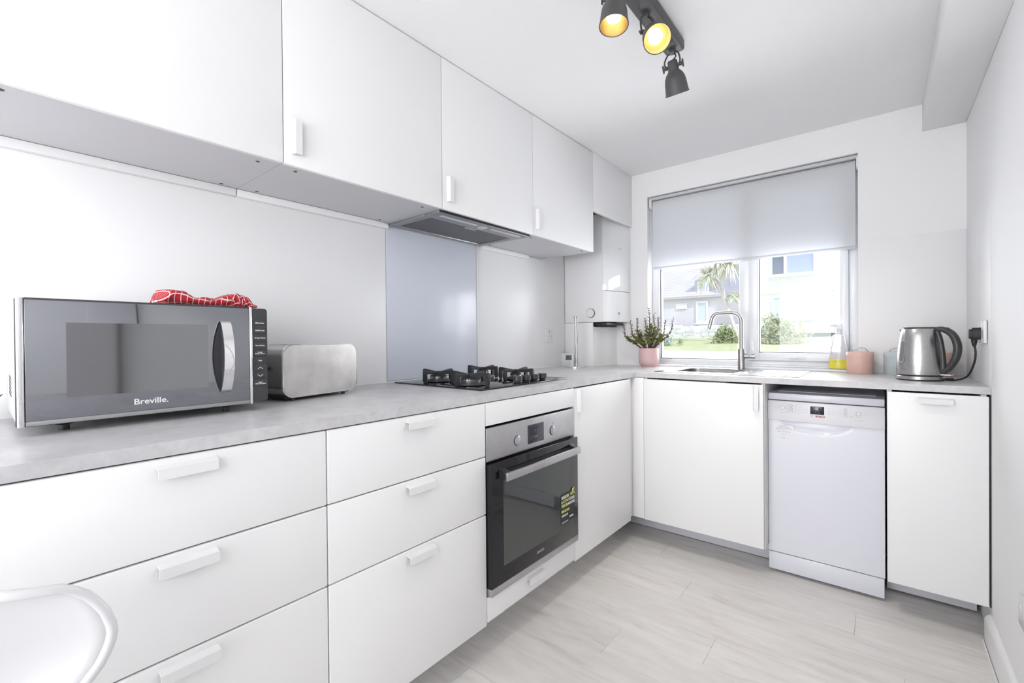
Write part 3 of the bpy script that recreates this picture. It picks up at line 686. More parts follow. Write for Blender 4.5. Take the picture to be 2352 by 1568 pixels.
# handle: bowed chrome bar
bm = nb(); n = 18; zc = .158; hh_ = .098
for side, mt in ((0, 'chrome'),):
    pts = []
    for i in range(n+1):
        t_ = -1+2*i/n; pts.append((t_*hh_+zc, -.012-.034*(1-t_*t_)**.8))
    V = []
    for z, y in pts:
        V.append([bm.verts.new((x, yy, z)) for x, yy in ((.372, y), (.396, y), (.396, y+.005), (.372, y+.005))])
    for a, b in zip(V, V[1:]):
        for i in range(4): bm.faces.new((a[i], a[(i+1) % 4], b[(i+1) % 4], b[i]))
    bm.faces.new(V[0]); bm.faces.new(V[-1][::-1])
hdl = obj('door_handle', bm, 'chrome', dr_, ang=60)
bm = nb(); V = []
for z, y in pts: V.append([bm.verts.new((x, yy, z)) for x, yy in ((.374, y+.005), (.395, y+.005), (.395, -.008), (.374, -.008))])
for a, b in zip(V, V[1:]):
    for i in range(4): bm.faces.new((a[i], a[(i+1) % 4], b[(i+1) % 4], b[i]))
bm.faces.new(V[0]); bm.faces.new(V[-1][::-1])
obj('handle_core', bm, 'blackg', hdl)
bm = nb(); tube(bm, cr([(.3745, -.044, .19), (.388, -.0462, .17), (.3945, -.0465, .14), (.384, -.0415, .115)], 5), .0007, 6); obj('release_button_line', bm, 'greyp', hdl)
text('brand_lettering', 'Breville.', .019, 'whitep', dr_, at(.2235, -.0084, .0545), sx=1.12, bold=.00025)
for x in (.075, w-.09):
    for y in (.05, .30):
        bm = nb(); lathe(bm, [(0, 0), (.009, 0), (.0095, .003), (.009, .012), (.02, .016), (.03, .0235), (0, .0235)], 20, Matrix.Translation((x, y, 0))); obj('foot', bm, 'black', mw)
for c_ in range(2):
    for r_ in range(5):
        bm = nb(); z = .07+r_*.010; y = .20+c_*.055
        prism(bm, [(y, z), (y+.04, z+.006), (y+.04, z+.010), (y, z+.004)], 'yz', -.0006, .0005); obj('vent_slot', bm, 'screw', mw)
# ------------------------------------------------------------------ tea towel on microwave
tw = thing('tea_towel', 'folded red and white checked tea towel on top of the microwave', 'tea towel', (A_.x, A_.y, H+h-.001), rz); tw.scale = (1, 1, 1.5)
def towel(L0, L1, prof, yc, dep, name, seed, sq=.0135):
    rnd = random.Random(seed); bm = nb(); uvl = bm.loops.layers.uv.new('UVMap'); ns, nc = 60, 40; rows = []
    for i in range(ns+1):
        t_ = i/ns; x = L0+(L1-L0)*t_
        hgt = prof(t_); endf = min(1, (t_/.05)**.5 if t_ > 0 else 0, ((1-t_)/.05)**.5 if t_ < 1 else 0); endf = max(endf, .05)
        row = []
        for j in range(nc):
            a = 2*PI*j/nc; ca, sa = math.cos(a), math.sin(a)
            px = math.copysign(abs(ca)**.55, ca)*dep(t_)*endf; pz = math.copysign(abs(sa)**.75, sa)*hgt/2
            wr = .0018*math.sin(9*t_*PI+3*a+seed)+.0012*math.sin(23*t_+5*a)
            row.append((bm.verts.new((x+.003*math.sin(3*a+seed)*(1 if .02 < t_ < .98 else 0), yc+px+wr, max(.0006, hgt/2*(1)+pz*endf+ (wr if sa > 0 else 0)))), t_, j))
        rows.append(row)
    mid = [v[0].co for v in rows[ns//2]]; acc = [0]
    for j in range(nc): acc.append(acc[-1]+(mid[(j+1) % nc]-mid[j]).length)
    def uvof(t_, j): return ((L1-L0)*t_/sq, acc[j]/sq*.8+.3)
    for i in range(ns):
        for j in range(nc):
            k = (j+1) % nc
            f = bm.faces.new((rows[i][j][0], rows[i][k][0], rows[i+1][k][0], rows[i+1][j][0]))
            for l, (tt, jj) in zip(f.loops, ((i/ns, j), (i/ns, j+1), ((i+1)/ns, j+1), ((i+1)/ns, j))): l[uvl].uv = uvof(tt, jj)
    bm.faces.new([r[0] for r in rows[0]]); bm.faces.new([r[0] for r in rows[-1]][::-1])
    return obj(name, bm, 'towel', tw, ang=180)
def ip(t_, pts):
    for (a, va), (b, vb) in zip(pts, pts[1:]):
        if a <= t_ <= b:
            q = (t_-a)/(b-a); q = q*q*(3-2*q); return va+(vb-va)*q
    return pts[-1][1]
towel(.255, .480, lambda t: ip(t, ((0, .014), (.1, .030), (.2, .027), (.35, .017), (.5, .0155), (.62, .020), (.78, .026), (.9, .022), (1, .008))), .115, lambda t: .095-.012*t, 'folded_cloth', 1)
towel(.405, .484, lambda t: ip(t, ((0, .008), (.3, .028), (.55, .026), (1, .006))), .075, lambda t: .045, 'folded_corner', 4)

# ------------------------------------------------------------------ toaster
A2 = Vector((.3027, -2.4024)); B2 = Vector((.2379, -2.0993)); dv = B2-A2; w = dv.length
ts = thing('toaster', 'long brushed steel toaster with rounded ends, right of the microwave', 'toaster', (A2.x, A2.y, H), math.atan2(dv.y, dv.x))
bm = nb(); prism(bm, rr(.004, w-.004, .0145, .184, .036, 8), 'xz', .006, .185); obj('body', bm, 'steel', ts, ang=50)
bm = nb(); prism(bm, rr(0, w, .012, .1865, .038, 10), 'xz', 0, .0065); pl = obj('front_plate', bm, 'chrome', ts, ang=50)
bm = nb(); prism(bm, rr(.003, w-.003, .015, .1835, .036, 10), 'xz', -.0012, .0); obj('plate_face', bm, 'steelp', pl, ang=50)
bm = nb(); prism(bm, rr(.02, w-.02, .0065, .03, .008, 4), 'xz', .02, .17); obj('base', bm, 'black', ts)
for x in (.05, w-.05):
    for y in (.02, .16):
        bm = nb(); cyl(bm, .007, 0, .014, 14, Matrix.Translation((x, y, 0))); obj('foot', bm, 'black', ts)
for y in (.07, .125):
    bm = nb(); box(bm, .05, w-.05, y-.011, y+.011, .1835, .1848, .001); obj('bread_slot', bm, 'black', ts)
bm = nb(); box(bm, -.012, .002, .08, .11, .10, .112, .003); obj('lever', bm, 'black', ts)

# ------------------------------------------------------------------ items at the corner
rh = thing('kitchen_roll_holder', 'empty steel kitchen roll holder on the worktop by the boiler', 'kitchen roll holder', (.1925, -.43, H))
bm = nb(); lathe(bm, [(0, 0), (.070, 0), (.072, .002), (.072, .010), (.069, .013), (.012, .014), (0, .014)], 48); obj('base', bm, 'chrome', rh)
bm = nb(); cyl(bm, .0105, .013, .330, 24); obj('pole', bm, 'steelv', rh)
bm = nb(); lathe(bm, [(0, .328), (.008, .328), (.008, .333), (.0165, .336), (.0165, .342), (.014, .344), (0, .344)], 28); obj('top_cap', bm, 'steelv', rh)
th = thing('digital_thermostat', 'small white thermostat with grey screen leaning in the corner', 'thermostat', (.045, -.315, H), .12)
bm = nb(); v = box(bm, -.048, .048, 0, .022, 0, .092, .004); obj('casing', bm, 'white', th)
bm = nb(); box(bm, -.012, .036, -.0015, .001, .042, .078, .001); obj('screen', bm, 'lcd', th)
text('screen_digits', '20.5', .016, 'displaydark', th, at(.012, -.0018, .060))
bm = nb(); cyl(bm, .012, 0, .003, 24, Matrix.Translation((.016, 0, .024)) @ R90, .001); obj('button', bm, 'dpanel', th)
th.rotation_euler = (-.08, 0, .12)
sw = thing('wall_switch', 'white double wall switch with a dark indicator, right of the glass splashback', 'switch', (.0002, -.525, 1.132), PI/2)
bm = nb(); box(bm, 0, .086, -.008, 0, 0, .088, .002); obj('face_plate', bm, 'white', sw)
bm = nb(); box(bm, .033, .053, -.013, -.008, .03, .058, .002); obj('rocker', bm, 'white', sw)
bm = nb(); box(bm, .037, .049, -.010, -.008, .072, .079, .001); obj('indicator', bm, 'dial', sw)
for x in (.013, .073):
    bm = nb(); cyl(bm, .003, 0, .0006, 10, Matrix.Translation((x, -.008, .044)) @ R90); obj('screw', bm, 'greyp', sw)

# plant
pt = thing('potted_succulent', 'purple-green succulent in a pink pot on the worktop left of the window', 'pot plant', (.557, -.092, H))
bm = nb(); lathe(bm, [(0, 0), (.046, 0), (.048, .006), (.060, .016), (.0655, .032), (.0665, .06), (.0665, .124), (.065, .1265), (.0625, .124), (.0615, .11), (0, .11)], 48); obj('pot', bm, 'pink', pt, ang=60)
bm = nb(); lathe(bm, [(0, .118), (.05, .117), (.061, .112), (.061, .108), (0, .108)], 32); obj('soil', bm, 'soil', pt)
def leaf(bm, p, d, s, wv):
    d = d.normalized(); a = d.cross(Vector((0, 0, 1)) if abs(d.z) < .9 else Vector((1, 0, 0))).normalized(); n_ = a.cross(d)
    mid = p+d*s*.55
    top = bm.verts.new(mid+n_*s*.14); bot = bm.verts.new(mid-n_*s*.14)
    ring = [bm.verts.new(q) for q in (p, p+d*s*.3+a*s*wv*.8, p+d*s*.7+a*s*wv, p+d*s, p+d*s*.7-a*s*wv, p+d*s*.3-a*s*wv*.8)]
    for i in range(6):
        j = (i+1) % 6; bm.faces.new((ring[i], ring[j], top)); bm.faces.new((ring[j], ring[i], bot))
# (px target x offset, height, y offset, side arms)
tips = [(-.182, .275, 0), (-.135, .305, .01), (-.078, .315, -.01), (-.028, .318, .012), (0.006, .385, -.01), (.036, .352, .008), (.075, .325, -.012), (.112, .305, .01), (.172, .318, -.008), (-.05, .22, -.045), (.03, .23, -.045), (.07, .21, .03), (-.08, .20, .035), (.0, .24, .04)]
for k, (tx, tz, ty) in enumerate(tips):
    rnd = random.Random(100+k)
    bx = tx*.16+rnd.uniform(-.006, .006); by = ty*.3
    out = abs(tx)
    pts = cr([(bx, by, .112), (bx+tx*.34, by+ty*.5, .112+(tz-.112)*(.26 if out > .1 else .34)), (bx+tx*.72, ty*.8, .112+(tz-.112)*(.55 if out > .1 else .66)), (tx, ty, tz)], 7)
    n = len(pts); bm = nb(); tube(bm, pts, [.0052*(1-i/n)**1.2+.0011 for i in range(n)], 7); br = obj('branch', bm, 'stem', pt)
    g1, g2 = nb(), nb()
    for i in range(int(n*.30), n):
        t_ = i/n; p = pts[i]; tan = (pts[min(i+1, n-1)]-pts[i-1]).normalized()
        for q in range(3):
            a = rnd.uniform(0, 2*PI); side = Vector((math.cos(a), math.sin(a), rnd.uniform(-.1, .5)))
            big = t_ < .62
            leaf(g1 if big else g2, p+tan*rnd.uniform(0, .008), side+tan*.5, (.026 if big else .015)*rnd.uniform(.75, 1.15), .5 if big else .28)
            if big and q < 2 and t_ > .36:
                a = rnd.uniform(0, 2*PI); off = Vector((math.cos(a), math.sin(a), rnd.uniform(-.3, .8)))*rnd.uniform(.004, .014)
                leaf(g1, p+off, off, .024*rnd.uniform(.7, 1.1), .45)
    obj('leaves', g1, 'leafg', br, ang=20, props={'kind': 'stuff'}); obj('leaf_tips', g2, 'leafp', br, ang=20, props={'kind': 'stuff'})

# ------------------------------------------------------------------ sink and tap
sk = thing('sink', 'stainless steel inset sink with drainer, below the window', 'sink', (.765, -.515, H))
sw_, sd = .71, .475
bm = nb(); t = .0035; bx0, bx1, by0, by1 = SX0-.765+.004, SX1-.765-.004, SY0+.515+.004, SY1+.515-.004
# rim
box(bm, 0, bx0, 0, sd, 0, t, .001); box(bm, bx0, bx1, 0, by0, 0, t, 0); box(bm, bx0, bx1, by1, sd, 0, t, 0)
box(bm, bx1, sw_, 0, .03, 0, t, .001); box(bm, bx1, sw_, sd-.075, sd, 0, t, .001); box(bm, sw_-.03, sw_, .03, sd-.075, 0, t, .001); box(bm, bx1, sw_-.03, .03, sd-.075, 0, .0018)
rim = obj('rim', bm, 'steel', sk)
bm = nb()
for z0_, z1_ in ((t, -.16),):
    top_ = [(x, y) for x, y in rr(bx0, bx1, by0, by1, .045, 6)]; bot_ = [(x, y) for x, y in rr(bx0+.02, bx1-.02, by0+.02, by1-.02, .04, 6)]
    TV = [bm.verts.new((x, y, t)) for x, y in top_]; MV = [bm.verts.new((x, y, -.14)) for x, y in top_]; BV = [bm.verts.new((x, y, -.16)) for x, y in bot_]
    n = len(TV)
    for i in range(n):
        j = (i+1) % n; bm.faces.new((TV[i], TV[j], MV[j], MV[i])); bm.faces.new((MV[i], MV[j], BV[j], BV[i]))
    bm.faces.new(BV)
obj('bowl', bm, 'steel', sk)
for k in range(7):
    bm = nb(); y = .06+.047*k; box(bm, bx1+.03, sw_-.055, y, y+.012, .001, .0055, .002); obj('drainer_rib', bm, 'chrome', sk)
bm = nb(); cyl(bm, .03, -.1605, -.158, 24, Matrix.Translation(((bx0+bx1)/2, (by0+by1)/2, 0))); obj('plug_hole', bm, 'chrome', sk)
tp = thing('mixer_tap', 'brushed steel mixer tap with bent spout, at the sink', 'tap', (1.1265, -.07, H+.0035))
bm = nb(); cyl(bm, .0205, 0, .122, 32, None, .001); obj('tap_body', bm, 'steelv', tp)
bm = nb(); tube(bm, [(0, 0, .118), (0, 0, .27)] + [(-.055+.055*math.cos(a), 0, .287+.055*math.sin(a)) for a in [PI/2*i/10 for i in range(11)]] + [(-.125, 0, .342)] +
     [(-.125-.045*math.sin(a), 0, .297+.045*math.cos(a)) for a in [PI*.42*i/8 for i in range(1, 9)]] + [(-.185, 0, .246)], .0115, 20); obj('spout', bm, 'steelv', tp)
bm = nb(); lathe(bm, [(0, .018), (.0145, .018), (.0145, .042), (.0125, .044), (.0125, .047), (.0145, .049), (.0145, .074), (0, .075)], 28, Matrix.Translation((0, 0, .078)) @ Matrix.Rotation(PI/2, 4, 'Y')); mx_ = obj('mixer_cartridge', bm, 'steelv', tp)
bm = nb(); tube(bm, [(.064, 0, .085), (.058, 0, .165)], .0035, 10); obj('lever', bm, 'steelv', mx_)

# spray bottle
sb = thing('spray_bottle', 'clear spray bottle one-third full of yellow liquid, on the ledge behind the pink tin', 'bottle', (1.598, .055, H+.0125))
def ell(prof, seg=28, k=.55): 
    b_ = nb(); lathe(b_, prof, seg, Matrix.Diagonal((1, k, 1, 1))); return b_
obj('bottle', ell([(0, .001), (.046, .001), (.0475, .006), (.046, .05), (.041, .09), (.034, .12), (.029, .142), (.031, .15), (.028, .156), (.012, .160), (0, .160)]), 'spray', sb, ang=60)
obj('liquid', ell([(0, .0035), (.0485, .0035), (.0490, .006), (.0478, .047), (0, .047)]), 'yellow', sb, ang=60)
bm = nb(); cyl(bm, .013, .156, .178, 20); box(bm, -.014, .015, -.010, .010, .178, .205, .004); box(bm, -.042, -.012, -.006, .006, .194, .206, .003); obj('trigger_head', bm, 'white', sb)
bm = nb(); tube(bm, cr([(-.018, 0, .194), (-.024, 0, .18), (-.02, 0, .166)], 4), .003, 8); obj('trigger', bm, 'white', sb); sb.scale = (1, 1, 1.22)
text('label_lettering', 'method', .013, 'blueprint', sb, at(-.012, -.0235, .098))
text('label_lettering', 'antibac', .010, 'blueprint', sb, at(-.012, -.0245, .085))
text('label_lettering', 'kitchen cleaner', .008, 'greyp', sb, at(-.004, -.028, .038))

# tins
def tin(x, mt, label):
    t = thing('storage_tin', label, 'tin', (x, -.070, H), 0, 'lidded storage tins along the window wall')
    bm = nb(); lathe(bm, [(0, 0), (.055, 0), (.0565, .002), (.0565, .092), (0, .092)], 40); obj('body', bm, mt, t)
    bm = nb(); lathe(bm, [(0, .088), (.0585, .088), (.0590, .092), (.0585, .108), (.055, .114), (0, .117)], 40); ld = obj('lid', bm, mt, t)
    bm = nb(); tube(bm, [(-.034, 0, .114)]+[(-.032*math.cos(a), 0, .116+.020*math.sin(a)) for a in [PI*i/12 for i in range(1, 12)]]+[(.034, 0, .114)], .0018, 8); obj('handle', bm, 'wire', ld)
tin(1.693, 'pinktin', 'pink lidded tin between the window and the kettle'); tin(1.845, 'greytin', 'pale grey lidded tin half hidden behind the kettle'); tin(1.985, 'pinktin', 'pink lidded tin almost hidden behind the kettle handle')

# kettle
kt = thing('electric_kettle', 'brushed steel electric kettle with black handle, on its round base', 'kettle', (1.912, -.355, H), 0)
kt.rotation_euler.z = -.45
bm = nb(); lathe(bm, [(0, 0), (.079, 0), (.081, .003), (.081, .006), (0, .006)], 56); obj('base_foot', bm, 'black', kt)
bm = nb(); lathe(bm, [(0, .006), (.081, .006), (.081, .018), (.079, .020), (0, .020)], 56); obj('base_plate', bm, 'steelv', kt)
bm = nb(); lathe(bm, [(0, .020), (.078, .020), (.0785, .026), (0, .026)], 56); obj('body_collar', bm, 'black', kt)
bm = nb(); lathe(bm, [(0, .026), (.080, .026), (.0805, .03), (.079, .08), (.0745, .14), (.067, .195), (.0615, .222), (.059, .2265), (0, .2265)], 64); bd = obj('body', bm, 'steelv', kt, ang=60)
bm = nb(); lathe(bm, [(0, .2255), (.0585, .2255), (.058, .231), (.054, .234), (0, .235)], 48); obj('lid', bm, 'darkplastic', kt)
bm = nb(); prism(bm, [(-.060, .208), (-.070, .223), (-.060, .2265), (-.04, .2265)], 'xz', -.013, .013); obj('spout', bm, 'steelv', kt)
# handle: flat D with strap against the body
bm = nb()
outer = cr([(.050, 0, .222), (.082, 0, .222), (.112, 0, .200), (.128, 0, .155), (.124, 0, .105), (.104, 0, .062), (.080, 0, .038)], 6)
tube(bm, outer, [.0105+.0035*math.sin(PI*i/(len(outer)-1)) for i in range(len(outer))], 14)
bmesh.ops.transform(bm, matrix=Matrix.Diagonal((1, 1.25, 1, 1)), verts=bm.verts)
obj('handle', bm, 'darkplastic', kt, ang=60)
bm = nb(); tube(bm, cr([(.058, 0, .22), (.069, 0, .185), (.077, 0, .13), (.081, 0, .08), (.082, 0, .032)], 6), .011, 12); obj('handle_strap', bm, 'darkplastic', kt)
bm = nb(); v = box(bm, -.013, .013, -.009, .009, -.002, .004, .002); bmesh.ops.transform(bm, matrix=Matrix.Translation((.104, 0, .219)) @ Matrix.Rotation(.75, 4, 'Y'), verts=v); obj('lid_button', bm, 'blackg', kt)
bm = nb(); prism(bm, rr(.078, .112, .026, .031, .002), 'xz', -.014, .014); obj('power_switch', bm, 'chrome', kt)
# gauge window on body, left part, following the surface
g_ = nb(); ga = -PI/2-.45+.02
def krad(z): return ip(z, ((.026, .0805), (.08, .079), (.14, .0745), (.195, .067), (.22, .062)))
def gauge(half, z0_, z1_, off, mt, par):
    b_ = nb(); poly = rr(-half, half, z0_, z1_, half*.98, 8); c0 = b_.verts.new((0, 0, 0)); vs = []
    rr_ = krad((z0_+z1_)/2)
    for a, z in poly:
        r_ = krad(z)+off; an = gang+a/r_; vs.append(b_.verts.new((r_*math.cos(an), r_*math.sin(an), z)))
    zc_ = (z0_+z1_)/2; r_ = krad(zc_)+off; b_.verts.remove(c0); cc = [b_.verts.new(((krad(z0_+half+(z1_-z0_-2*half)*i/6)+off+.0005)*math.cos(gang), (krad(z0_+half+(z1_-z0_-2*half)*i/6)+off+.0005)*math.sin(gang), z0_+half+(z1_-z0_-2*half)*i/6)) for i in range(7)]
    n = len(vs)
    for i in range(n):
        j = (i+1) % n
        def near(v): return min(cc, key=lambda q: abs(q.co.z-v.co.z))
        a_, b2 = near(vs[i]), near(vs[j])
        if a_ is b2: b_.faces.new((vs[i], vs[j], a_))
        else: b_.faces.new((vs[i], vs[j], b2, a_))
    return obj('water_gauge' if mt == 'smoke' else 'gauge_frame', b_, mt, par, ang=80)
g_.free(); gang = -PI/2-.80+.45-.10
gf = gauge(.0135, .078, .178, .0012, 'greyp', bd); gauge(.0095, .083, .173, .0026, 'smoke', bd)
text('brand_lettering', 'russell hobbs', .007, 'greyp', kt, Matrix.Rotation(gang+PI/2, 4, 'Z') @ at(0, -.0812, .046))

# socket, plug, cable
sk2 = thing('wall_socket', 'white double socket on the right wall, kettle plugged in', 'socket', (R-.004, -.40, 1.128), -PI/2)
bm = nb(); box(bm, 0, .146, -.009, 0, 0, .088, .002); obj('face_plate', bm, 'white', sk2)
for x in (.045, .101):
    bm = nb(); box(bm, x-.007, x+.007, -.013, -.009, .06, .078, .001); obj('switch_rocker', bm, 'white', sk2)
bm = nb(); box(bm, .110, .128, -.0095, -.009, .02, .05); obj('pin_holes', bm, 'greyp', sk2)
pg = thing('kettle_plug', 'black three-pin plug and cable running down to the kettle base', 'plug', (R-.014, -.465, 1.163), -PI/2)
bm = nb(); prism(bm, rr(-.020, .020, -.022, .026, .012, 6), 'xz', -.022, 0); prism(bm, rr(-.015, .015, -.018, .020, .010, 6), 'xz', -.031, -.022); obj('plug_body', bm, 'black', pg)
bm = nb(); lathe(bm, [(.010, 0), (.009, -.012), (.007, -.024), (.0045, -.032)], 14, Matrix.Translation((0, -.016, -.018))); obj('cable_sleeve', bm, 'black', pg)
bm = nb()
wp = [(R-.030, -.465, 1.12), (R-.026, -.463, 1.085), (R-.030, -.45, 1.04), (R-.045, -.42, .99), (R-.075, -.37, H+.006), (R-.11, -.33, H+.005), (2.025, -.285, H+.005), (1.990, -.315, H+.006)]
inv = (Matrix.Translation((R-.014, -.465, 1.163)) @ Matrix.Rotation(-PI/2, 4, 'Z')).inverted()
tube(bm, [inv @ p for p in cr(wp, 7)], .0036, 10); obj('cable', bm, 'black', pg)
s3 = thing('wall_socket', 'white socket plate low on the right wall at the right edge of the picture', 'socket', (R, -1.095, .318), -PI/2)
bm = nb(); box(bm, 0, .146, -.010, 0, 0, .086, .002); obj('face_plate', bm, 'white', s3)
bm = nb(); box(bm, .03, .045, -.013, -.010, .05, .07, .001); obj('switch_rocker', bm, 'white', s3)

# dark leaf tip at the left edge
lf = nb()
pts = [(.30, -3.085, H+.01), (.30, -3.04, H+.045), (.30, -3.0045, H+.082)]
lt = thing('black_leaf_ornament', 'black pointed tip showing at the left edge beside the microwave', 'ornament', (.12, -3.0735, H)); lt.scale = (1, 1, .84)
bm = nb(); prism(bm, [(0, .0), (.03, .0), (.055, .05), (.085, .0885), (.05, .075), (.0, .058)], 'yz', 0, .004); obj('blade', bm, 'black', lt); lf.free()

# ------------------------------------------------------------------ ceiling spotlight bar
LB = thing('ceiling_spotlight', 'dark grey ceiling bar with three bell-shaped spotlights', 'ceiling light', (1.156, -1.25, HC))
bm = nb(); box(bm, -.037, .037, -.75, 0, -.046, -.001, .012, 3); obj('ceiling_bar', bm, 'darkgrey', LB, ang=50)
def spot(y, mount, dirv, lit, name):
    p0 = Vector((0.0, y, -.046)); d_ = Vector(dirv).normalized(); c_ = Vector(mount)
    bm = nb(); cyl(bm, .012, -.012, 0, 16, Matrix.Translation(p0)); br = obj('swivel_mount', bm, 'darkgrey', LB)
    q = d_.to_track_quat('Z', 'Y').to_matrix().to_4x4(); q.translation = c_
    side = q.to_3x3() @ Vector((1, 0, 0))
    bm = nb()
    nk = c_+d_*.006
    tube(bm, cr([nk-side*.026, nk-side*.030-d_*.02, p0+Vector((0, 0, -.012))-side*.018, p0+Vector((0, 0, -.010)), p0+Vector((0, 0, -.012))+side*.018, nk+side*.030-d_*.02, nk+side*.026], 5), .0032, 8); obj('bracket', bm, 'darkgrey', br)
    for s in (-1, 1):
        bm = nb(); e = nk+side*s*.022; tube(bm, [e, e+side*s*.014], .0075, 12); e2 = e+side*s*.016; tube(bm, [e2-d_*.014, e2+d_*.014], .0035, 8)
        obj('wing_nut', bm, 'darkgrey', br)
    prof = [(0, -.016), (.014, -.016), (.018, -.012), (.0195, .014), (.021, .022), (.030, .032), (.037, .046), (.0405, .064), (.0435, .100), (.0455, .104), (.0455, .107), (.0425, .107), (.040, .090), (.037, .062), (.032, .050), (0, .048)]
    bm = nb(); lathe(bm, prof[:13], 40, q); sh = obj('lamp_shade', bm, 'darkgrey', LB, ang=50)
    bm = nb(); lathe(bm, [(.0425, .1068), (.0405, .098), (.0385, .075), (.036, .058), (.028, .050), (0, .048)], 40, q); obj('reflector', bm, 'gold', sh, ang=60)
    bm = nb(); lathe(bm, [(0, .082), (.022, .082), (.0235, .078), (.022, .052), (0, .052)], 32, q); obj('bulb', bm, 'bulb' , sh, ang=60)
    bm = nb(); tube(bm, cr([p0+Vector((.004, 0, -.008)), (p0+c_)/2+Vector((.012, 0, 0)), c_-d_*.014], 5), .0025, 8); obj('flex', bm, 'black', br)
    l = bpy.data.lights.new(name, 'SPOT'); l.energy = 15 if name == 'spot_right' else 9; l.spot_size = 1.7; l.spot_blend = .9; l.color = (1, .93, .82); l.shadow_soft_size = .015
    lo = bpy.data.objects.new(name, l); COL.objects.link(lo); lo.parent = LB; lo.matrix_local = Matrix.Translation(c_+d_*.088) @ (-d_).to_track_quat('Z', 'Y').to_matrix().to_4x4()
spot(-.49, (-.020, -.491, -.087), (.05, -.15, -1), True, 'spot_left')
spot(-.29, (.019, -.294, -.115), (.42, -.57, -.70), True, 'spot_middle')
spot(-.035, (-.002, -.030, -.098), (0, .48, -.88), False, 'spot_right')

# ------------------------------------------------------------------ chair at the left edge
ch = thing('tub_chair', 'glossy white moulded plastic chair, cut off at the lower left corner', 'chair', (1.12, -3.18, 0))
ox, oy = 1.12, -3.18
hwv = ((.40, .20), (.45, .205), (.50, .185), (.58, .178), (.65, .192), (.703, .226), (.722, .2435), (.745, .2545), (.763, .257), (.79, .249), (.815, .234), (.834, .213), (.842, .19), (.846, .16))
bm = nb(); rows = []; NZ, NS = 44, 28
for i in range(NZ+1):
    z = .42+(.846-.42)*i/NZ; hwd = ip(z, hwv) if False else None
    for (a, va), (b, vb) in zip(hwv, hwv[1:]):
        if a <= z <= b+1e-9: hwd = va+(vb-va)*(z-a)/(b-a); break
    lean = .95-(z-.763)*.10 + .15*max(0, (.56-z)/.14)**1.6
    row = []
    for j in range(NS+1):
        s = -1+2*j/NS; zz = z + (.012*(1-s*s) if z > .8 else 0)
        row.append(bm.verts.new((lean-.075*(1-abs(s)**2.2)-ox, -3.18+hwd*s-oy, zz)))
    rows.append(row)
# seat rows
for i in range(1, 20):
    t_ = i/19; x = 1.10+.30*t_; z = .42-.0*t_-.012*math.sin(PI*t_); hw_ = .20+.04*math.sin(PI*min(1, t_*1.1))
    row = []
    for j in range(NS+1):
        s = -1+2*j/NS; row.append(bm.verts.new((x-ox+(-.075*(1-abs(s)**2.2))*(1-t_), hw_*s, z+.06*abs(s)**4*(1-.6*t_)+.0)))
    rows.insert(0, row)
for a, b in zip(rows, rows[1:]):
    for j in range(NS): bm.faces.new((a[j], a[j+1], b[j+1], b[j]))
sh = obj('seat_shell', bm, 'chairp', ch, ang=80)
md = sh.modifiers.new('thickness', 'SOLIDIFY'); md.thickness = .006; md.offset = 0
rimpts = [r[-1].co.copy() if False else None for r in rows]
me = sh.data; nrow = len(rows); 
edge = []
vv = [v.co.copy() for v in me.vertices]
# vertex index lookup through position (rows were created in order back then seat)
back = [[vv[i*(NS+1)+j] for j in range(NS+1)] for i in range(NZ+1)]
path = [r[-1] for r in back[8:]] + list(reversed(back[-1]))[1:] + [r[0] for r in reversed(back[8:-1])]
bm = nb(); tube(bm, path, .0065, 10); obj('rolled_rim', bm, 'chairp', ch, ang=80)
for sx, sy in ((-1, -1), (-1, 1), (1, -1), (1, 1)):
    bm = nb(); tube(bm, [(.10+sx*.11, sy*.13, .41), (.10+sx*.20, sy*.21, .0)], [.016, .010], 12); obj('leg', bm, 'chairp', ch)

# ------------------------------------------------------------------ outside
bm = nb(); v = [(-40, .35, .05), (40, .35, .05), (40, 15, .33), (-40, 15, .33), (40, 19.9, .475), (-40, 19.9, .475)]
V = [bm.verts.new(p) for p in v]; bm.faces.new((V[0], V[1], V[2], V[3])); bm.faces.new((V[3], V[2], V[4], V[5])); struct('paving', bm, 'road', label='pale paved road outside the window')
bm = nb(); NX, NY = 60, 24; G = []
for j in range(NY+1):
    y = 19.9+20*j/NY; G.append([bm.verts.new((-40+80*i/NX, y, .475+(min(y, 31.5)-19.9)*.054+.04*math.sin(i*1.3+j*.9)*(1 if j else 0))) for i in range(NX+1)])
for a, b in zip(G, G[1:]):
    for i in range(NX): bm.faces.new((a[i], a[i+1], b[i+1], b[i]))
struct('lawn', bm, 'grass', label='sunlit lawn across the road')
def win(parent, x0, x1, z0, z1, y, mt='winpale', fr=.08, split=None):
    bm = nb(); xs_ = [x0, x1] if split is None else [x0, split, x1]
    box(bm, x0-fr, x1+fr, y-.10, y-.02, z0-fr, z0); box(bm, x0-fr, x1+fr, y-.10, y-.02, z1, z1+fr); box(bm, x0-fr, x0, y-.10, y-.02, z0, z1); box(bm, x1, x1+fr, y-.10, y-.02, z0, z1)
    if split: box(bm, split-.09, split+.09, y-.10, y-.02, z0, z1)
    f_ = obj('window', bm, 'upvc', parent)
    for a, b in zip(xs_, xs_[1:]):
        bm = nb(); box(bm, a+(.09 if a == split else 0), b-(.09 if b == split else 0), y-.05, y-.03, z0, z1); obj('pane', bm, mt if not isinstance(mt, tuple) else mt[0 if a == x0 else 1], f_)
    bm = nb(); box(bm, x0-.25, x1+.25, y-.28, y, z0-fr-.12, z0-fr, .01); obj('window_sill', bm, 'render', f_)
    return f_
h2_ = thing('white_house', 'white rendered house across the lawn, seen through the right pane', 'house', (-4.75, 31.5, .9))
bm = nb(); box(bm, 0, 12, 0, 8, .45, 9.5); obj('wall', bm, 'render', h2_)
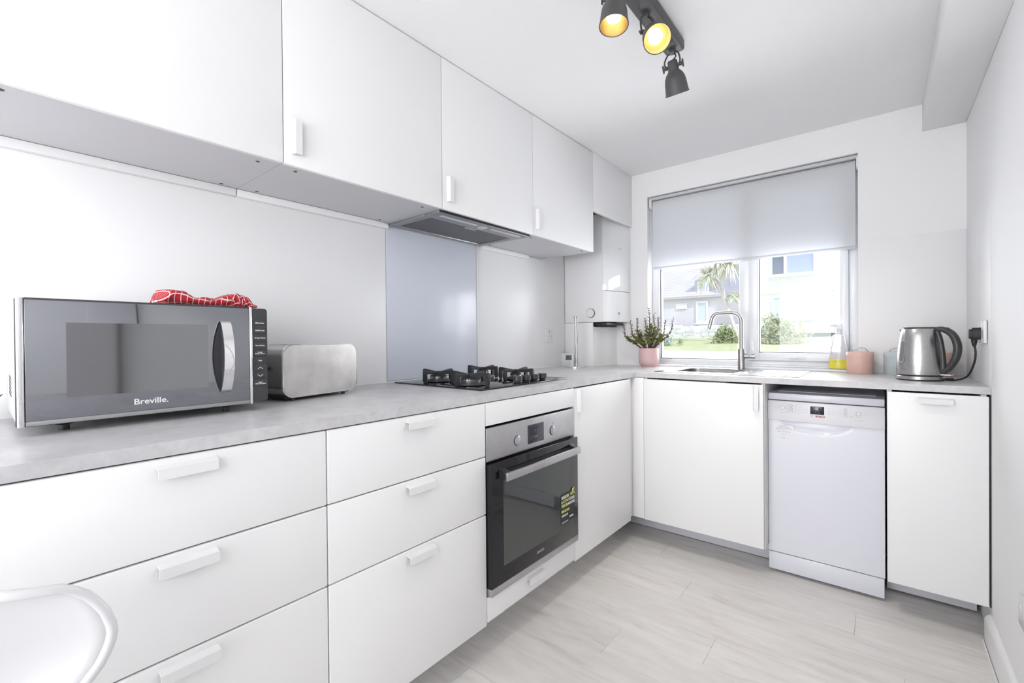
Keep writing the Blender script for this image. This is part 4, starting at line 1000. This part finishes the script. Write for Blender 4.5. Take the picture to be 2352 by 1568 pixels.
bm = nb(); box(bm, .0, 12, .05, 8, -.6, .45); obj('shadowed_foot', bm, 'base', h2_)  # lower wall coloured dark to paint the shadow at its foot
win(h2_, .90, 3.2, 1.45, 2.80, 0, ('winpale', 'winpale'), split=1.55); win(h2_, .85, 3.15, 4.38, 6.0, 0, ('windark', 'winblue'), split=1.6)
bm = nb(); box(bm, .85, 3.2, -.06, 0, .95, 1.2); obj('window_panel', bm, 'winpale', h2_)
bm = nb(); box(bm, 0, 5.2, -.12, 0, 3.1, 3.16); obj('wall_band', bm, 'render', h2_)
bm = nb(); box(bm, -.4, 12.4, -.5, 8.4, 9.5, 9.7); obj('roof', bm, 'slate', h2_)
h1_ = thing('grey_house', 'pale lilac-grey house with slate roof and stone garden wall, seen through the left pane', 'house', (-12.2, 33, .9))
bm = nb(); box(bm, -6, 6.3, 0, 8, 0, 3.35); obj('wall', bm, 'lilac', h1_)
rf = nb(); prism(rf, [(-.3, 3.25), (-.3, 3.4), (4.2, 6.2), (8.4, 3.4), (8.4, 3.25)], 'yz', -6.3, 6.6); rfo = obj('roof', rf, 'slate', h1_)
bm = nb()
for k in range(16):
    a_ = k/16; box(bm, -6.3, 6.6, -.31+4.5*a_, -.30+4.5*a_+.04, 3.395+2.8*a_, 3.425+2.8*a_)
obj('slate_course', bm, 'slate', rfo, props={'kind': 'stuff'})
bm = nb(); box(bm, 2.65, 4.05, .35, 3.2, 3.4, 4.7); obj('dormer', bm, 'slate', h1_)
win(h1_, 3.0, 3.65, 3.75, 4.4, .34, 'winpale', .12); win(h1_, 3.02, 3.62, 1.45, 2.85, 0, 'winpale', .14)
bm = nb(); box(bm, 1.35, 2.2, -.08, 0, 2.45, 2.9, .02); obj('sign_board', bm, 'whitep', h1_)
bm = nb(); box(bm, 5.9, 6.4, 2.8, 3.6, 5.0, 7.6); obj('chimney', bm, 'lilac', h1_)
gw = thing('garden_wall', 'low rough stone wall in front of the grey house', 'wall', (-14, 31.6, .95))
rnd = random.Random(5); bm = nb()
for r_ in range(4):
    x = rnd.uniform(-.3, 0)
    while x < 8.6:
        L = rnd.uniform(.35, .8); q_ = rnd.uniform(-.05, .05); box(bm, x+.005, x+L-.005, -.0-rnd.uniform(0, .05), .35, .26*r_+q_, .26*r_+.29+q_, .03, 1); x += L*rnd.uniform(.8, 1)
obj('stones', bm, 'stone', gw, props={'kind': 'stuff'})

def bush(name, label, loc, sx, sz, mt, seed, n=1500, ls=.09, group=None):
    rnd = random.Random(seed); t = thing(name, label, 'bush', loc, 0, group); bm = nb()
    for k in range(n):
        a = rnd.uniform(0, 2*PI); u_ = rnd.random()**.4; el = rnd.uniform(-.1, 1)*PI/2
        rr0 = 1+.22*math.sin(3*a+seed)+.15*math.sin(5*el+2*a)
        p = Vector((sx*u_*math.cos(a)*math.cos(el)*rr0, sx*.8*u_*math.sin(a)*math.cos(el)*rr0, sz*(.05+.95*u_*max(0, math.sin(el)))*rr0))
        d_ = Vector((rnd.uniform(-1, 1), rnd.uniform(-1, 1), rnd.uniform(-.2, 1))).normalized(); s_ = ls*rnd.uniform(.6, 1.5); q = d_.orthogonal().normalized()*s_*.32
        bm.faces.new([bm.verts.new(x) for x in (p, p+d_*s_*.5+q, p+d_*s_, p+d_*s_*.5-q)])
    obj('foliage', bm, mt, t, props={'kind': 'stuff'})
    bm = nb()
    for k in range(6):
        a = k; tube(bm, [(0, 0, 0), (sx*.5*math.cos(a), sx*.4*math.sin(a), sz*.6)], .025, 5)
    obj('stems', bm, 'bark', t); return t
bush('garden_bush', 'broad light green bush in front of the white house', (-2.75, 25.5, .75), 1.45, 1.25, 'bush', 3, 2600, .14)
bush('garden_bush', 'green bush at the foot of the palm', (-5.25, 25.2, .70), .72, .95, 'bush', 9, 1500, .13)
bush('garden_bush', 'bluish green bush at the left edge of the window view', (-8.65, 23.2, .62), .85, .85, 'bush2', 12, 1400, .12)
bush('garden_bush', 'tiny round bush on the lawn beside the bluish one', (-7.55, 24.2, .72), .22, .3, 'bush', 15, 200, .06)
pm = thing('palm_tree', 'slender palm with forked pale trunk and spiky crowns, in front of the houses', 'tree', (-4.95, 26.6, .85))
bm = nb(); tube(bm, cr([(.0, 0, 0), (-.3, 0, 1.2), (-.62, 0, 2.3), (-.85, .0, 3.5), (-.75, 0, 4.3), (-.55, 0, 4.9)], 5), [.13-.003*i for i in range(26)], 8); tr_ = obj('trunk', bm, 'bark', pm)
bm = nb(); tube(bm, cr([(-.62, 0, 2.3), (-.95, 0, 3.1), (-1.25, 0, 3.7), (-1.75, 0, 4.05)], 5), [.10-.003*i for i in range(16)], 8); obj('fork', bm, 'bark', tr_)
bm = nb(); tube(bm, cr([(.05, 0, .1), (.25, 0, 1.2), (.05, 0, 2.2), (-.25, 0, 2.7)], 5), [.09-.003*i for i in range(16)], 8); obj('fork', bm, 'bark', tr_)
for (cx_, cz_, rd) in ((-1.75, 4.1, 1.15), (-.45, 4.75, 1.25), (-1.1, 4.8, 1.0), (-.2, 2.75, .55)):
    rnd = random.Random(int(cz_*100)); bm = nb()
    for k in range(120):
        a = rnd.uniform(0, 2*PI); el = rnd.uniform(-.9, 1.3); L = rd*rnd.uniform(.7, 1.1); d_ = Vector((math.cos(a)*math.cos(el), math.sin(a)*math.cos(el), math.sin(el)))
        c0 = Vector((cx_, 0, cz_)); mid = c0+d_*L*.55; tip = c0+d_*L+Vector((0, 0, -.35*L)); sd = d_.cross(Vector((0, 0, 1))).normalized()*.05
        a0 = bm.verts.new(c0-sd*.6); a1 = bm.verts.new(c0+sd*.6); b0 = bm.verts.new(mid-sd); b1 = bm.verts.new(mid+sd); t0 = bm.verts.new(tip)
        bm.faces.new((a0, a1, b1, b0)); bm.faces.new((b0, b1, t0))
    obj('crown', bm, 'palm', pm, props={'kind': 'stuff'})
